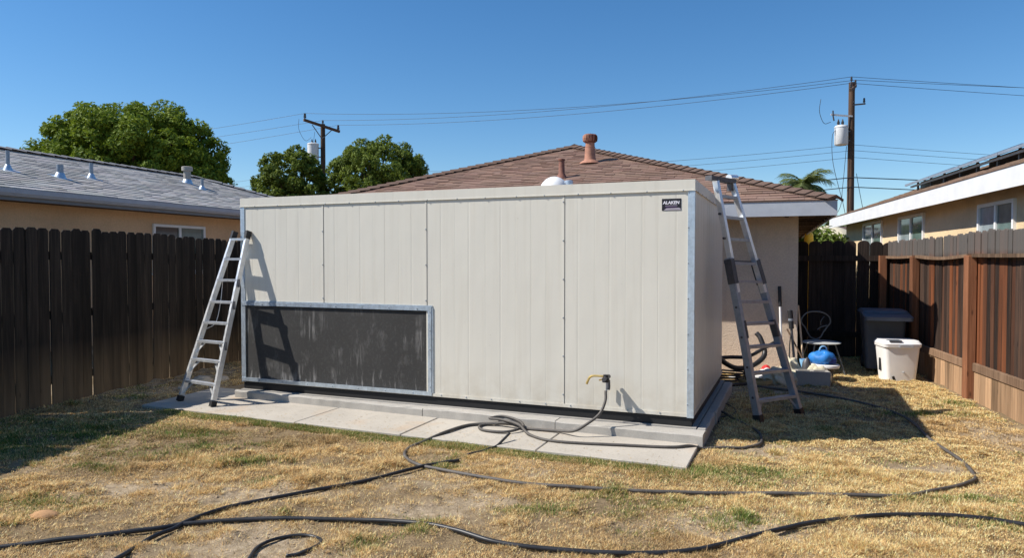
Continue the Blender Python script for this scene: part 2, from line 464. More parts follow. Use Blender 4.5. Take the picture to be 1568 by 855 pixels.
def m_ground():
    s = NT('dry_soil'); v = s.coords()
    a = s.noise(v, .9, 6, .6); b = s.noise(v, 14, 6, .75); f = s.noise(v, 95, 4, .75)
    at = s.n('ShaderNodeAttribute', attribute_name='bare')
    c1 = s.ramp(a, [(.3, (.23, .165, .09)), (.55, (.31, .225, .13)), (.75, (.40, .31, .20))])  # humus brown, kept dark to paint in self-shadow between the blades
    c2 = s.ramp(b, [(.3, (.38, .285, .18)), (.6, (.52, .41, .28))])
    c = s.mix(at.outputs['Fac'], c1, c2)
    at2 = s.noise(v, 34, 5, .8); c = s.mix(s.ramp(at2, [(.56, 0), (.68, .7)]), c, (.55, .41, .21))   # trodden straw fragments
    c = s.mix(1.0, c, s.ramp(b, [(.28, .62), (.7, 1.16)]), 'MULTIPLY')
    c = s.mix(1.0, c, s.ramp(f, [(.3, .7), (.66, 1.12)]), 'MULTIPLY')
    w = s.n('ShaderNodeMath', operation='ADD'); s.l(b, w.inputs[0]); s.l(f, w.inputs[1])
    s.bump(w.outputs[0], .8, .02)
    return s.fin(c, .95, 0, .15)
ground = link('ground', np_mesh('ground', gv, gf, m_ground()))
tag(ground, 'dry tan soil of the back yard', 'ground', kind='structure')

# bare patches (x, y, rx, ry) that show pale dust through the grass
BARE = [(-1.75, 4.75, .55, .22), (-1.5, 3.95, .35, .25), (2.15, 5.85, .5, .28), (4.45, 6.35, .35, .7), (-4.3, 9.4, .55, 1.6), (-2.6, 4.9, .5, .2),
        (1.25, 4.15, .6, .2), (-.55, 4.35, .3, .2), (2.9, 8.7, 1.2, .8), (3.1, 5.35, .5, .12), (-.2, 4.55, .3, .12)]
GREEN = [(-3.0, 5.75, .35, .12), (-2.55, 5.95, .42, .13), (-2.9, 6.35, .4, .1), (1.6, 5.15, .5, .17), (1.9, 5.25, .25, .1), (1.35, 4.25, .3, .13), (.15, 4.45, .25, .12),
         (3.05, 4.6, .45, .08), (-3.9, 6.4, .6, .5), (-4.5, 5.9, .8, .6), (3.3, 4.15, .3, .12), (.9, 4.55, .3, .1), (-2.1, 5.5, .3, .1), (3.0, 5.5, .1, .1), (4.1, 7.2, .5, .12)]
def spots(x, y, L):
    k = np.zeros_like(x)
    for cx_, cy_, rx, ry in L:
        d = ((x - cx_) / rx) ** 2 + ((y - cy_) / ry) ** 2
        k = np.maximum(k, np.exp(-d))
    return k

bv = np.clip(spots(GX.ravel(), GY.ravel(), BARE) * 1.3 + np.clip((fbm(GX.ravel() * .8, GY.ravel() * 1.4, 131, 4) - .56) * 5, 0, .8), 0, 1)
_c = np.ones((len(bv), 4), 'f'); _c[:, :3] = bv[:, None]
_a = ground.data.attributes.new('bare', 'FLOAT_COLOR', 'POINT'); _a.data.foreach_set('color', _c.ravel())

# ------------------------------------------------------------------ grass
def build_grass(ntuft=265000, B=7):
    xs = []; ys = []
    while sum(map(len, xs)) < ntuft:
        n = 240000
        y = 2.7 + 9.6 * rng.random(n) ** 1.9
        x = (rng.random(n) * 2 - 1) * 6.6
        keep = np.abs(x) < .9 * y + 1.5
        keep &= (x - 4.86) - .2456 * (y - 6.7) < 0            # right fence
        keep &= (x + 5.16) - .231 * (y - 7.12) > 0            # left fence
        u, v = cool_uv(x, y)
        keep &= ~((u > -5.70) & (u < .095) & (v > -.93 + (-.026) * u) & (v < 3.0))
        keep &= ~((u > -5.1) & (u < .16) & (v > -.2) & (v < 2.9))
        hu, hv = (x - 3.96) * .94 - (y - 9.78) * .342, (x - 3.96) * .342 + (y - 9.78) * .94
        keep &= ~((hu < .05) & (hv > -.05))
        bare = spots(x, y, BARE)
        d = fbm(x * 1.25, y * 2.2, 31, 4); d2 = fbm(x * 5, y * 7, 77, 3)
        rich = np.clip((x + .5) / 2.5, 0, 1) * .35              # the right of the lawn is thicker
        dens = np.clip((d - .26) * 3.6 + rich, .22, 1) * np.clip((d2 - .20) * 3.0 + rich, .18, 1) * (1 - .84 * np.clip(bare * 1.25, 0, 1))
        dens *= .55 + 9 * mounds(x, y) / .026 * .1
        keep &= rng.random(n) < dens
        xs.append(x[keep]); ys.append(y[keep])
    x = np.concatenate(xs)[:ntuft]; y = np.concatenate(ys)[:ntuft]
    # tussocks: gather one tuft in six round a few hundred centres
    k = ntuft // 6; tc = rng.integers(0, ntuft, 700)
    pick = tc[rng.integers(0, len(tc), k)]
    sx, sy = x[pick] + rng.normal(size=k) * .040, y[pick] + rng.normal(size=k) * .034
    u, v = cool_uv(sx, sy); ok = ~((u > -5.75) & (u < .2) & (v > -.97 - .026 * u) & (v < 3.0))
    x[:k] = np.where(ok, sx, x[:k]); y[:k] = np.where(ok, sy, y[:k])
    tus = np.zeros(len(x)); tus[:k] = ok
    # fringe of taller green grass along the slab
    fu = -5.3 * rng.random(13000) ** .85; fo = fbm(fu * 2.2, fu * 0 + 3.3, 57, 3) > .36 - .10 * (fu > -3.4); fu = fu[fo]; kf = len(fu)
    fvv = -.93 - .026 * fu - .010 - .14 * rng.random(kf) ** 1.7
    x[-kf:] = C0[0] + fu * math.cos(CY) + fvv * math.sin(CY); y[-kf:] = C0[1] - fu * math.sin(CY) + fvv * math.cos(CY)
    u, v = cool_uv(x, y)
    grn = np.clip(spots(x, y, GREEN) * 1.15 * (.2 + fbm(x * 7, y * 7, 23, 3) * 1.2), 0, 1)
    grn[-kf:] = np.maximum(grn[-kf:], .5 + .5 * rng.random(kf))
    grn = np.maximum(grn, np.clip((fbm(x * 1.6, y * 2.6, 91, 4) - .62) * 4.5, 0, .6))
    dist = np.hypot(x, y); T = len(x)
    X = np.repeat(x, B); Y = np.repeat(y, B); G = np.repeat(grn, B); D = np.repeat(dist, B); TU = np.repeat(tus, B)
    n = T * B
    a = rng.random(n) * 2 * math.pi; sp = (.015 + .04 * rng.random(n)) * rng.random(n)
    X = X + np.cos(a) * sp; Y = Y + np.sin(a) * sp
    Z = ground_h(X, Y)
    clump = np.repeat(np.clip(fbm(x * 3.1, y * 3.1, 41, 3) * 1.6 - .1, .45, 1.3), B)
    L = (.012 + .030 * rng.random(n) ** 1.5) * clump * (1 + .35 * G + .45 * TU)
    L = np.where(np.repeat(rng.random(T), B) > .99, L * 1.8, L)
    lean = .50 + .95 * rng.random(n) - .2 * G
    lean = np.where((np.repeat(rng.random(T), B) < .45) & (G < .4) & (TU < .5), 1.18 + .28 * rng.random(n), lean)   # matted thatch
    th = a + (rng.random(n) - .5) * 2.4
    w = (.0010 + .0011 * rng.random(n)) * np.clip(D / 4.0, 1, 2.7) * (1 + .25 * G)
    dx, dy = np.cos(th), np.sin(th); px, py = -dy, dx
    lean = np.clip(lean, .1, 1.5); sl, cl = np.sin(lean), np.cos(lean)
    lift = .010 * rng.random(n) * (lean > 1.15)
    V = np.empty((n, 3, 3), 'f')
    V[:, 0] = np.stack([X - px * w, Y - py * w, Z - .002 + lift], 1); V[:, 1] = np.stack([X + px * w, Y + py * w, Z - .002 + lift], 1)
    V[:, 2] = np.stack([X + dx * L * sl, Y + dy * L * sl, Z + L * cl + .004 + lift], 1)
    tri = np.arange(n * 3).reshape(n, 3)
    s = NT('dry_grass')
    at = s.n('ShaderNodeAttribute', attribute_name='tint')
    s.fin(at.outputs['Color'], .7, 0, .25)
    tr = s.n('ShaderNodeBsdfTranslucent'); s.l(at.outputs['Color'], tr.inputs['Color'])
    mxs = s.n('ShaderNodeMixShader'); mxs.inputs[0].default_value = .35
    s.l(s.b.outputs[0], mxs.inputs[1]); s.l(tr.outputs[0], mxs.inputs[2]); s.l(mxs.outputs[0], s.t.nodes['Material Output'].inputs['Surface'])
    me = np_mesh('grass', V.reshape(-1, 3), tri, s.m, False, False)
    straw = np.array([[.87, .64, .31], [.78, .55, .25], [.66, .455, .20], [.94, .74, .42], [.47, .305, .15], [.33, .205, .10]])
    green = np.array([[.11, .18, .03], [.17, .24, .05], [.26, .30, .08], [.085, .14, .025]])
    right = np.clip((X - .2) / 1.8, 0, 1)
    brown = fbm(X * .9, Y * 1.3, 61, 3) - .10 * right + .05 * (1 - right)
    c = straw[rng.integers(0, 6, n)] * (.85 + .3 * rng.random(n))[:, None]
    c *= (1.02 - .42 * np.clip((brown - .48) * 3.4, 0, 1) + .16 * right)[:, None] * 1.10
    tone = np.repeat(rng.random(T), B); old = tone < .19
    c *= np.where(old, .50, 1.0)[:, None]
    isg = rng.random(n) < G * .85
    c = np.where(isg[:, None], green[rng.integers(0, 4, n)] * (.75 + .6 * rng.random(n))[:, None], c)
    c = np.clip(c, 0, .95)
    col = np.ones((n, 4), 'f'); col[:, :3] = c
    at_ = me.attributes.new('tint', 'FLOAT_COLOR', 'FACE'); at_.data.foreach_set('color', col.ravel())
    o = link('grass', me); tag(o, 'short dry straw coloured lawn with green patches', 'grass', kind='stuff')
build_grass()

# ------------------------------------------------------------------ concrete slab and plinth
slab = link('concrete_slab', None, None, (C0[0], C0[1], 0), (0, 0, -CY)); tag(slab, 'pale concrete apron slab in front of the white panel room', 'slab', kind='structure')
js = [-5.68, -3.61, -2.425, -1.13, .085]
def fv(u): return -.93 - .026 * u
for i in range(4):
    a, b = js[i] + .006, js[i + 1] - .006
    m = MB(); t = .004
    lo = [(a, fv(a)), (b, fv(b)), (b, -.0), (a, -.0)]
    if i == 0: lo = [(a - .0, fv(a)), (b, fv(b)), (b, .32), (a - .05, .32)]
    n = 4
    vs = [(x, y, -.08) for x, y in lo] + [(x, y, .051 + .002 * (i % 2)) for x, y in lo]
    cx_ = sum(p[0] for p in lo) / 4; cy_ = sum(p[1] for p in lo) / 4
    vs += [(x + math.copysign(.006, cx_ - x), y + math.copysign(.006, cy_ - y), .056 + .002 * (i % 2)) for x, y in lo]
    fs = [(8, 9, 10, 11)] + [(k, (k + 1) % 4, 4 + (k + 1) % 4, 4 + k) for k in range(4)] + [(4 + k, 4 + (k + 1) % 4, 8 + (k + 1) % 4, 8 + k) for k in range(4)]
    m.add(vs, fs); m.build('slab_panel', conc, slab)
m = MB(); m.bbox((-5.6, fv(-5.6) + .02, -.1), (.03, -.02, .028)); m.build('joint_bed', dirt_m, slab)
plinth = link('concrete_plinth', None, None, (C0[0], C0[1], 0), (0, 0, -CY)); tag(plinth, 'raised grey concrete plinth under the white panel room', 'plinth', kind='structure')
MB().bbox((-5.02, -.03, -.1), (.03, 2.62, .144)).build('plinth_core', conc2, plinth)
random.seed(3)
def rough_block(lo, hi, jit=.006, y0b=None):
    """kerb block with worn, uneven upper edges, cut into short lengths"""
    m = MB(); (x0, y0, z0), (x1, y1, z1) = lo, hi
    alongx = (x1 - x0) > (y1 - y0); n = max(2, int(max(x1 - x0, y1 - y0) / .09)); b = .012
    vs = []
    for i in range(n + 1):
        t = i / n; j = lambda: random.uniform(-jit, jit)
        if alongx:
            yf = y0 if y0b is None else y0 + (y0b - y0) * t
            x = x0 + (x1 - x0) * t; vs += [(x, yf, z0), (x, yf + j() * .5, z1 - b + j()), (x, yf + b + j(), z1 + j() * .4), (x, y1 - b, z1 + j() * .4), (x, y1, z1 - b), (x, y1, z0)]
        else:
            y = y0 + (y1 - y0) * t; vs += [(x0, y, z0), (x0, y, z1 - b), (x0 + b, y, z1 + j() * .4), (x1 - b + j(), y, z1 + j() * .4), (x1 + j() * .5, y, z1 - b + j()), (x1, y, z0)]
    fs = []
    for i in range(n):
        for k in range(5): fs.append((i * 6 + k, i * 6 + k + 1, i * 6 + 7 + k, i * 6 + 6 + k))
    fs += [(0, 1, 2, 3, 4, 5), tuple(n * 6 + k for k in range(5, -1, -1))]
    m.add(vs, fs); return m
kf_ = lambda u: -.235 - .03 * u
ks = [-5.06, -2.6, -1.2, .115]
for i in range(3):
    fz = .137 + (.004 if i == 1 else 0)
    o = rough_block((ks[i] + .003, kf_(ks[i]), -.08), (ks[i + 1] - .003, -.032, fz), .006, kf_(ks[i + 1])).build('kerb_block', conc3, plinth); fix_normals(o.data)
for y0, y1 in ((-.03, .72), (.725, 1.6), (1.605, 2.55)):
    o = rough_block((.033, y0, -.08), (.115 + (.012 if y0 > .5 else 0), y1, .141)).build('kerb_block', conc3, plinth); fix_normals(o.data)

# ------------------------------------------------------------------ the white panel room
LN, DP, TOPZ, WB = 5.02, 2.58, 2.31, .235
room = thing('cold_room', 'large off-white insulated panel cold room on a concrete plinth', 'cold room', (C0[0], C0[1], 0), -CY)
def grooved(name, x0, x1, z0, z1, y0, th, face=-1, step=.155, axis='x', off=.0, g=.0009):
    """panel with shallow pressed grooves; face towards -y (axis x) or +x (axis y)"""
    n = max(1, round((x1 - x0) / step)); w = (x1 - x0) / n; prof = [(x0, 0)]
    for i in range(1, n):
        c = x0 + i * w + off * random.uniform(-1, 1); prof += [(c - .010, 0), (c - .0075, .0009), (c - .005, .0), (c + .004, g), (c + .008, 0)] if i % 2 else [(c - .004, 0), (c, g), (c + .004, 0)]
    prof.append((x1, 0))
    m = MB(); vs = []; fs = []
    for p, d in prof:
        y = y0 + d * (1 if face < 0 else -1)
        for z in (z0, z1): vs.append((p, y, z) if axis == 'x' else (y, p, z))
    k = len(prof)
    for i in range(k - 1): fs.append((2 * i, 2 * i + 2, 2 * i + 3, 2 * i + 1))
    yb = y0 + th * (1 if face < 0 else -1)
    for p in (x0, x1):
        for z in (z0, z1): vs.append((p, yb, z) if axis == 'x' else (yb, p, z))
    B = 2 * k
    fs += [(B, B + 1, B + 3, B + 2), (0, 1, B + 1, B), (2 * k - 2, B + 2, B + 3, 2 * k - 1)]
    fs += [tuple([1] + [2 * i + 1 for i in range(1, k)] + [B + 3, B + 1]), tuple([2 * i for i in range(k)][::-1] + [B, B + 2])]
    m.add(vs, fs); me = m.mesh(name, panel_m); fix_normals(me); return link(name, me, room)
random.seed(11)
VENT_R, VENT_T = -2.575, 1.137
grooved('wall_panel', -LN + .004, -3.902, VENT_T - .02, TOPZ - .05, .0, .04, off=.01)
grooved('wall_panel', -3.898, -2.642, VENT_T - .02, TOPZ - .05, .0, .04, off=.01)
grooved('wall_panel', -2.638, -1.188, WB, TOPZ - .05, .0, .04, off=.01)
grooved('wall_panel', -1.184, -.004, WB, TOPZ - .05, .0, .04, off=.01)
for a, b in ((.006, .866), (.870, 1.73), (1.734, DP - .004)):
    grooved('side_panel', a, b, WB, TOPZ - .05, 0, .04, face=1, step=.10, axis='y', g=.004)
MB().bbox((-LN, DP - .04, WB), (-.045, DP, TOPZ - .05)).build('back_panel', panel_m, room)
MB().bbox((-LN, .045, WB), (-LN + .04, DP - .045, TOPZ - .05)).build('end_panel', panel_m, room)
MB().bbox((-LN + .01, .01, TOPZ - .048), (-.01, DP - .01, TOPZ - .008)).build('roof_panel', panel_m, room)
MB().bbox((-LN + .03, .042, WB - .02), (-.042, DP - .05, WB + .02)).build('floor_panel', panel_m, room)
# seams: raised batten strips over the joints
for s_, z0 in ((-3.9, VENT_T), (-2.64, VENT_T), (-1.186, WB)):
    MB().bbox((s_ - .009, -.004, z0), (s_ + .009, .006, TOPZ - .09)).build('joint_strip', panel_m, room)
    MB().bbox((s_ + .0095, -.0012, z0), (s_ + .0125, .006, TOPZ - .09)).build('joint_gap', skirt_m, room)
# cap trim round the top with a drip lip
def ring_trim(name, z0, z1, o, mat, th=.012):
    MB().bbox((-LN - o, -o, z0), (o, -o + th, z1)).build(name, mat, room)
    MB().bbox((o - th, -o + th + .001, z0), (o, DP + o, z1)).build(name, mat, room)
    MB().bbox((-LN - o, -o + th + .001, z0), (-LN - o + th, DP + o, z1)).build(name, mat, room)
ring_trim('cap_trim', TOPZ - .092, TOPZ, .008, panel_m)
ring_trim('drip_lip', TOPZ - .099, TOPZ - .0925, .013, panel_m, .018)
ring_trim('foot_trim', WB - .004, WB + .028, .005, panel_m, .010)
# black skirt under the panels
MB().bbox((-LN + .012, .012, .146), (-.012, DP - .012, WB - .006)).build('base_skirt', skirt_m, room)
# galvanised corner angles
def angle_trim(x, sx):
    m = MB(); m.bbox((min(x, x + sx * .052), -.007, WB - .01), (max(x, x + sx * .052), -.0015, TOPZ - .102))
    m.bbox((min(x, x - sx * .006), -.007, WB - .01), (max(x, x - sx * .006), .04, TOPZ - .102)); m.build('corner_angle', galv, room)
angle_trim(0.0005, -1); angle_trim(-LN - .0005, 1)
# screws
random.seed(5)
def screws(pts, nrm, name='screw_row'):
    m = MB(); n = Vector(nrm).normalized(); t = n.cross(Vector((0, 0, 1))).normalized(); b = t.cross(n)
    for p in pts:
        p = Vector(p); ring = []
        for r, d in ((.007, 0), (.007, .0025), (.0045, .0045)):
            ring.append([p + n * d + (t * math.cos(a) + b * math.sin(a)) * r for a in np.linspace(0, 2 * math.pi, 7)[:-1]])
        vs = [v for r_ in ring for v in r_]; fs = [tuple(range(12, 18))]
        for k in range(2):
            for i in range(6): fs.append((k * 6 + i, k * 6 + (i + 1) % 6, k * 6 + 6 + (i + 1) % 6, k * 6 + 6 + i))
        m.add(vs, fs)
    o = m.build(name, pipe_m, room); fix_normals(o.data); tag(o, kind='stuff'); return o
screws([(-LN + .2 + i * .315 + random.uniform(-.02, .02), -.0135, TOPZ - .096) for i in range(16)], (0, -1, 0))
screws([(.0135, .15 + i * .3, TOPZ - .096) for i in range(8)], (1, 0, 0))
screws([(-2.45 + i * .27 + random.uniform(-.02, .02), -.0055, WB + .014) for i in range(9)], (0, -1, 0))
for s_, z0 in ((-3.9, 1.2), (-2.64, 1.2), (-1.186, .35)):
    screws([(s_ - .001, -.0045, z0 + k * .36) for k in range(int((TOPZ - .15 - z0) / .36) + 1)], (0, -1, 0))
screws([(-.046, -.0072, .34 + k * .31) for k in range(7)], (0, -1, 0)); screws([(-LN + .045, -.0072, 1.3 + k * .31) for k in range(3)], (0, -1, 0))
# vent opening: dark screen inside a galvanised frame
vent = MB(); vent.bbox((-LN + .055, .006, WB + .03), (VENT_R - .05, .02, VENT_T - .05)); vent = vent.build('vent_screen', screen_m, room)
F = .040
MB().bbox((-LN + .0, -.012, VENT_T - F), (VENT_R, .012, VENT_T)).build('vent_frame', galv, room)
MB().bbox((-LN + .0, -.012, WB + .002), (VENT_R, .012, WB + F)).build('vent_frame', galv, room)
MB().bbox((VENT_R - F * 1.0, -.0125, WB + F + .001), (VENT_R - .001, .012, VENT_T - F - .001)).build('vent_frame', galv, room)
MB().bbox((VENT_R + .002, -.008, WB + .03), (VENT_R + .018, .003, VENT_T - .01)).build('vent_flange', galv, room)
MB().bbox((-LN + .01, -.0065, VENT_T + .001), (VENT_R + .01, .002, VENT_T + .013)).build('vent_flange', galv, room)
screws([(-LN + .3 + k * .33, -.0122, VENT_T - .022) for k in range(7)], (0, -1, 0)); screws([(-LN + .25 + k * .33, -.0122, WB + .02) for k in range(7)], (0, -1, 0))
screws([(VENT_R - .016, -.0127, WB + .09 + k * .19) for k in range(5)], (0, -1, 0))
# maker's plate, upper right
lx0, lx1, lz0, lz1 = -.278, -.112, 2.045, 2.148
plate = MB().bbox((lx0, -.0035, lz0), (lx1, .001, lz1)).build('maker_plate', lblack, room)
tag(plate, 'small black and purple label with pale lettering')
MB().bbox((lx0 + .028, -.0045, lz0 + .026), (lx1 - .035, -.0036, lz0 + .036)).build('purple_band', lpurple, plate)
MB().prism([(lx0 + .016, lz0 + .002), (lx1 - .003, lz0 + .002), (lx1 - .003, lz0 + .014), (lx1 - .018, lz0 + .022), (lx0 + .04, lz0 + .020)], -.0046, -.0036, 'y').build('mauve_band', lmauve, plate)
MB().bbox((lx0 + .03, -.0045, lz0 + .039), (lx1 - .032, -.0036, lz0 + .0435)).build('thin_line', lmauve, plate)
cu = bpy.data.curves.new('lettering', 'FONT'); cu.body = 'ALAKEN'; cu.size = .046; cu.extrude = .0004; cu.offset = .0016; cu.align_x = 'CENTER'; cu.shear = .12
tmp = link('lettering', cu); bpy.context.view_layer.update()
me = bpy.data.meshes.new_from_object(tmp.evaluated_get(bpy.context.evaluated_depsgraph_get())); bpy.data.objects.remove(tmp)
me.materials.clear(); me.materials.append(ltext)
wdt = max(v.co.x for v in me.vertices) - min(v.co.x for v in me.vertices)
lt = link('lettering', me, plate, ((lx0 + lx1) / 2 - .003, -.0045, lz0 + .056), (R(90), 0, 0)); k_ = .146 / wdt; lt.scale = (k_, k_ * 1.0, 1)

# hose outlet on the wall: pipe stub, brass valve and handle
bib = thing('hose_tap', 'brass hose tap with black fitting on the white wall', 'tap', (.896, 6.367, 0), -CY)
MB().tube([(0, .03, .555), (0, -.15, .555)], .019, 10).build('pipe_stub', steel_dk, bib, True)
MB().lathe([(.034, 0), (.034, .03), (.024, .04), (.024, .066)], 12, (0, -.075, .52)).build('valve_body', black_pl, bib, True)
MB().tube(catmull([(-.01, -.075, .568), (-.05, -.08, .572), (-.115, -.085, .570), (-.145, -.088, .555), (-.165, -.09, .515), (-.172, -.09, .495)], 4), [.0095] * 9 + [.011] * 12, 8).build('spout', brass, bib, True)
MB().bar((-.02, -.08, .545), (-.06, -.085, .535), .012, .012).build('lever', brass, bib)
MB().tube([(0, -.078, .525), (.004, -.085, .47), (.002, -.09, .44)], .019, 10).build('hose_coupling', steel_dk, bib, True)
for o in bib.children[1:]: o.location.y = -.085
MB().bar((-.02, -.05, .52), (-.022, -.05, .41), .016, .012).build('hanging_strap', alu_dull_shade, bib)

# ------------------------------------------------------------------ hoses
def hose(name, pts, r, mat, label, lift=True, group=None, n=8):
    path = catmull(pts, n); o = []
    zs = []
    for p in path:
        u, v = cool_uv(p.x, p.y)
        on_soil = p.z < .12 and not (-5.75 < u < .20 and v > -1.02 - .026 * u and v < 3)
        zs.append((gh(p.x, p.y) + r * .8 + max(0, p.z - gh(p.x, p.y) - .035)) if on_soil else p.z)
    for i, p in enumerate(path):
        g_ = min(8, i, len(path) - 1 - i) if zs[i] < .12 and p.z < .12 else 0
        u, v = cool_uv(p.x, p.y)
        if -6.0 < u < .45 and v > -1.25: g_ = min(g_, 1)      # keep to the slab and its edges
        w_ = zs[i - g_:i + g_ + 1]; o.append(Vector((p.x, p.y, sum(w_) / len(w_) + .0006 * g_)))
    ob = MB().tube(o, r, 8).build(name, mat, None, 'all'); tag(ob, label, 'hose', group); return ob
def G(L, r=.016): return [(x, y, gh(x, y) + r + (.012 if y < 4.6 else .008)) for x, y in L]
SL = .058 + .012
hA = [(.833, 6.205, .445), (.825, 6.17, .36), (.77, 6.13, .255), (.66, 6.10, .175), (.54, 6.10, .11), (.40, 6.25, .075), (.126, 6.36, SL), (-.05, 6.45, SL + .03), (-.20, 6.53, SL), (-.30, 6.46, SL), (-.26, 6.30, SL),
      (-.05, 6.22, SL + .004), (.10, 6.34, SL + .022), (.05, 6.48, SL + .05), (-.09, 6.575, SL + .065), (-.21, 6.55, SL + .05), (-.10, 6.48, SL + .055), (.06, 6.32, SL + .045), (.16, 6.12, SL), (.38, 5.90, SL), (.93, 5.78, SL), (1.30, 5.72, SL), (1.47, 5.76, SL), (1.60, 5.80, .035)]
hA += G([(1.76, 5.83), (1.95, 5.86), (2.12, 5.98), (2.22, 6.2), (2.27, 6.5), (2.20, 6.9), (2.14, 7.3)], .014)
hose('garden_hose', hA, .0125, hose_g, 'dusty grey hose running from the wall tap and looped on the slab')
hB = [(.0, 6.44, SL + .02), (-.12, 6.50, SL + .012), (-.39, 6.50, SL), (-.60, 6.22, SL), (-.80, 5.95, .035)]
hB += G([(-.873, 5.80), (-.859, 5.60), (-.734, 5.40), (-.593, 5.29), (-.308, 5.12), (.074, 4.94), (.527, 4.82), (.962, 4.74), (1.403, 4.725), (1.842, 4.705), (2.259, 4.655), (2.602, 4.64), (2.962, 4.80), (3.288, 4.98), (3.412, 5.14), (3.555, 5.52), (3.68, 6.1), (3.95, 7.0), (3.90, 7.67), (3.55, 8.3), (3.0, 8.75)], .013)
hose('garden_hose', hB, .0140, hose_g, 'long grey hose curving off the slab and sweeping round the right of the lawn')
hC = G([(-.42, 5.50), (-.672, 5.345), (-1.047, 4.979), (-1.434, 4.711), (-1.716, 4.52), (-1.864, 4.366), (-1.957, 4.20)], .014)
hC[0] = (hC[0][0], hC[0][1], hC[0][2] + .02)
hC += [(-1.99, 4.10, gh(-1.99, 4.10) + .045)] + G([(-2.06, 3.95), (-2.098, 3.688), (-2.142, 3.40), (-2.2, 3.0)], .015)
hose('garden_hose', hC, .0135, hose_m, 'black hose with a loose end running diagonally to the near left corner of the lawn')
hD = G([(-3.6, 3.62), (-3.011, 3.789), (-2.836, 3.842), (-2.594, 3.914), (-2.337, 3.99), (-2.097, 4.09), (-1.947, 4.16), (-1.529, 4.22), (-1.207, 4.222), (-.885, 4.201), (-.558, 4.117), (-.316, 3.999), (-.087, 3.859), (.234, 3.772), (.582, 3.721), (.901, 3.738), (1.14, 3.833), (1.505, 4.038), (1.881, 4.201), (2.242, 4.287), (2.577, 4.309), (2.865, 4.254), (3.067, 4.159), (3.5, 3.92), (3.95, 3.62)], .015)
hose('garden_hose', hD, .0148, hose_m, 'thick black hose snaking across the whole foreground from left to right')
hE = G([(-1.35, 3.40), (-1.39, 3.6), (-1.408, 3.729), (-1.413, 3.859), (-1.354, 3.951), (-1.257, 3.999), (-1.163, 3.999), (-1.091, 3.942), (-1.07, 3.86), (-1.12, 3.78), (-1.22, 3.74)], .011)
hose('garden_hose', hE, .0100, hose_m, 'short black curl of hose at the bottom edge of the lawn')
hF = G([(-.36, 5.63), (-.25, 5.72), (-.14, 5.82)], .012) + [(-.08, 5.90, .078), (-.02, 6.0, .115)]
hose('hose_stub', hF, .011, hose_m, 'short black hose end sticking up at the grassy slab edge')

# ------------------------------------------------------------------ ladders
def ladder_rung(m_mat, parent, a, b, d, up, name='rung'):
    return MB().bar(a, b, d, .026, up).build(name, m_mat, parent)
def lerp(a, b, t): return Vector(a) + (Vector(b) - Vector(a)) * t
lad = thing('ladder', 'silver aluminium ladder leaning on the left end of the white wall', 'ladder', (-3.45, 7.6, 0))
o_ = Vector((-3.45, 7.6, 0))
LF, RF = Vector((-3.66, 7.68, .058)) - o_, Vector((-3.17, 7.38, .058)) - o_
LT, RT = Vector((-3.145, 7.955, 1.915)) - o_, Vector((-2.965, 7.885, 1.915)) - o_
nrm = (RF - LF).cross(LT - LF).normalized()
for a, b in ((LF, LT), (RF, RT)):
    r_ = MB().bar(lerp(a, b, .035), lerp(a, b, .97), .056, .030, nrm.cross(b - a)).build('rail', alu, lad)
    MB().bar(lerp(a, b, -.0), lerp(a, b, .030), .066, .042, nrm.cross(b - a)).build('rubber_foot', black_pl, lad)
    MB().bar(lerp(a, b, .965), lerp(a, b, 1.012), .064, .036, nrm.cross(b - a)).build('end_cap', black_pl, lad)
tl = [.118, .245, .352, .462, .585, .715, .842, .962]
for k, t in enumerate(tl):
    a, b = lerp(LF, LT, t), lerp(RF, RT, t)
    z = min(a.z, b.z); MB().bar(a, b, .062, .026, (0, 0, 1)).build('rung', alu, lad)
    if k < 3:
        q = lerp(RF, RT, t - .075); MB().bar(lerp(b, a, .22) + Vector((0, 0, -.012)), q, .022, .008, nrm).build('brace', alu, lad)
        q = lerp(LF, LT, t - .075); MB().bar(lerp(a, b, .22) + Vector((0, 0, -.012)), q, .022, .008, nrm).build('brace', alu, lad)
for k in (2, 4, 5):
    p = lerp(RF, RT, tl[k] - .04); MB().bar(p - nrm * 0 + Vector((.017, -.008, 0)), p + Vector((.017, -.008, .09)), .008, .05, nrm.cross(RT - RF)).build('lock_plate', steel_dk, lad)
a, b = lerp(LF, LT, .72), lerp(LF, LT, .42)
MB().tube(catmull([a + Vector((.03, .02, 0)), lerp(a, b, .4) + Vector((.07, .03, -.05)), lerp(a, b, .8) + Vector((.09, .03, -.04)), b + Vector((.02, .03, 0))], 6), .004, 5).build('rope', rag_w, lad, True)

lad2 = thing('ladder', 'tall grey extending ladder leaning on the right end of the white room', 'ladder', (2.7, 7.0, 0))
o_ = Vector((2.7, 7.0, 0))
gz = lambda x, y: gh(x, y)
LF, RF = Vector((2.41, 6.80, gz(2.41, 6.8) + .0)) - o_, Vector((2.985, 7.22, gz(2.985, 7.22))) - o_
LT, RT = Vector((2.015, 7.03, 2.46)) - o_, Vector((2.25, 7.23, 2.455)) - o_
nrm = (RF - LF).cross(LT - LF).normalized()
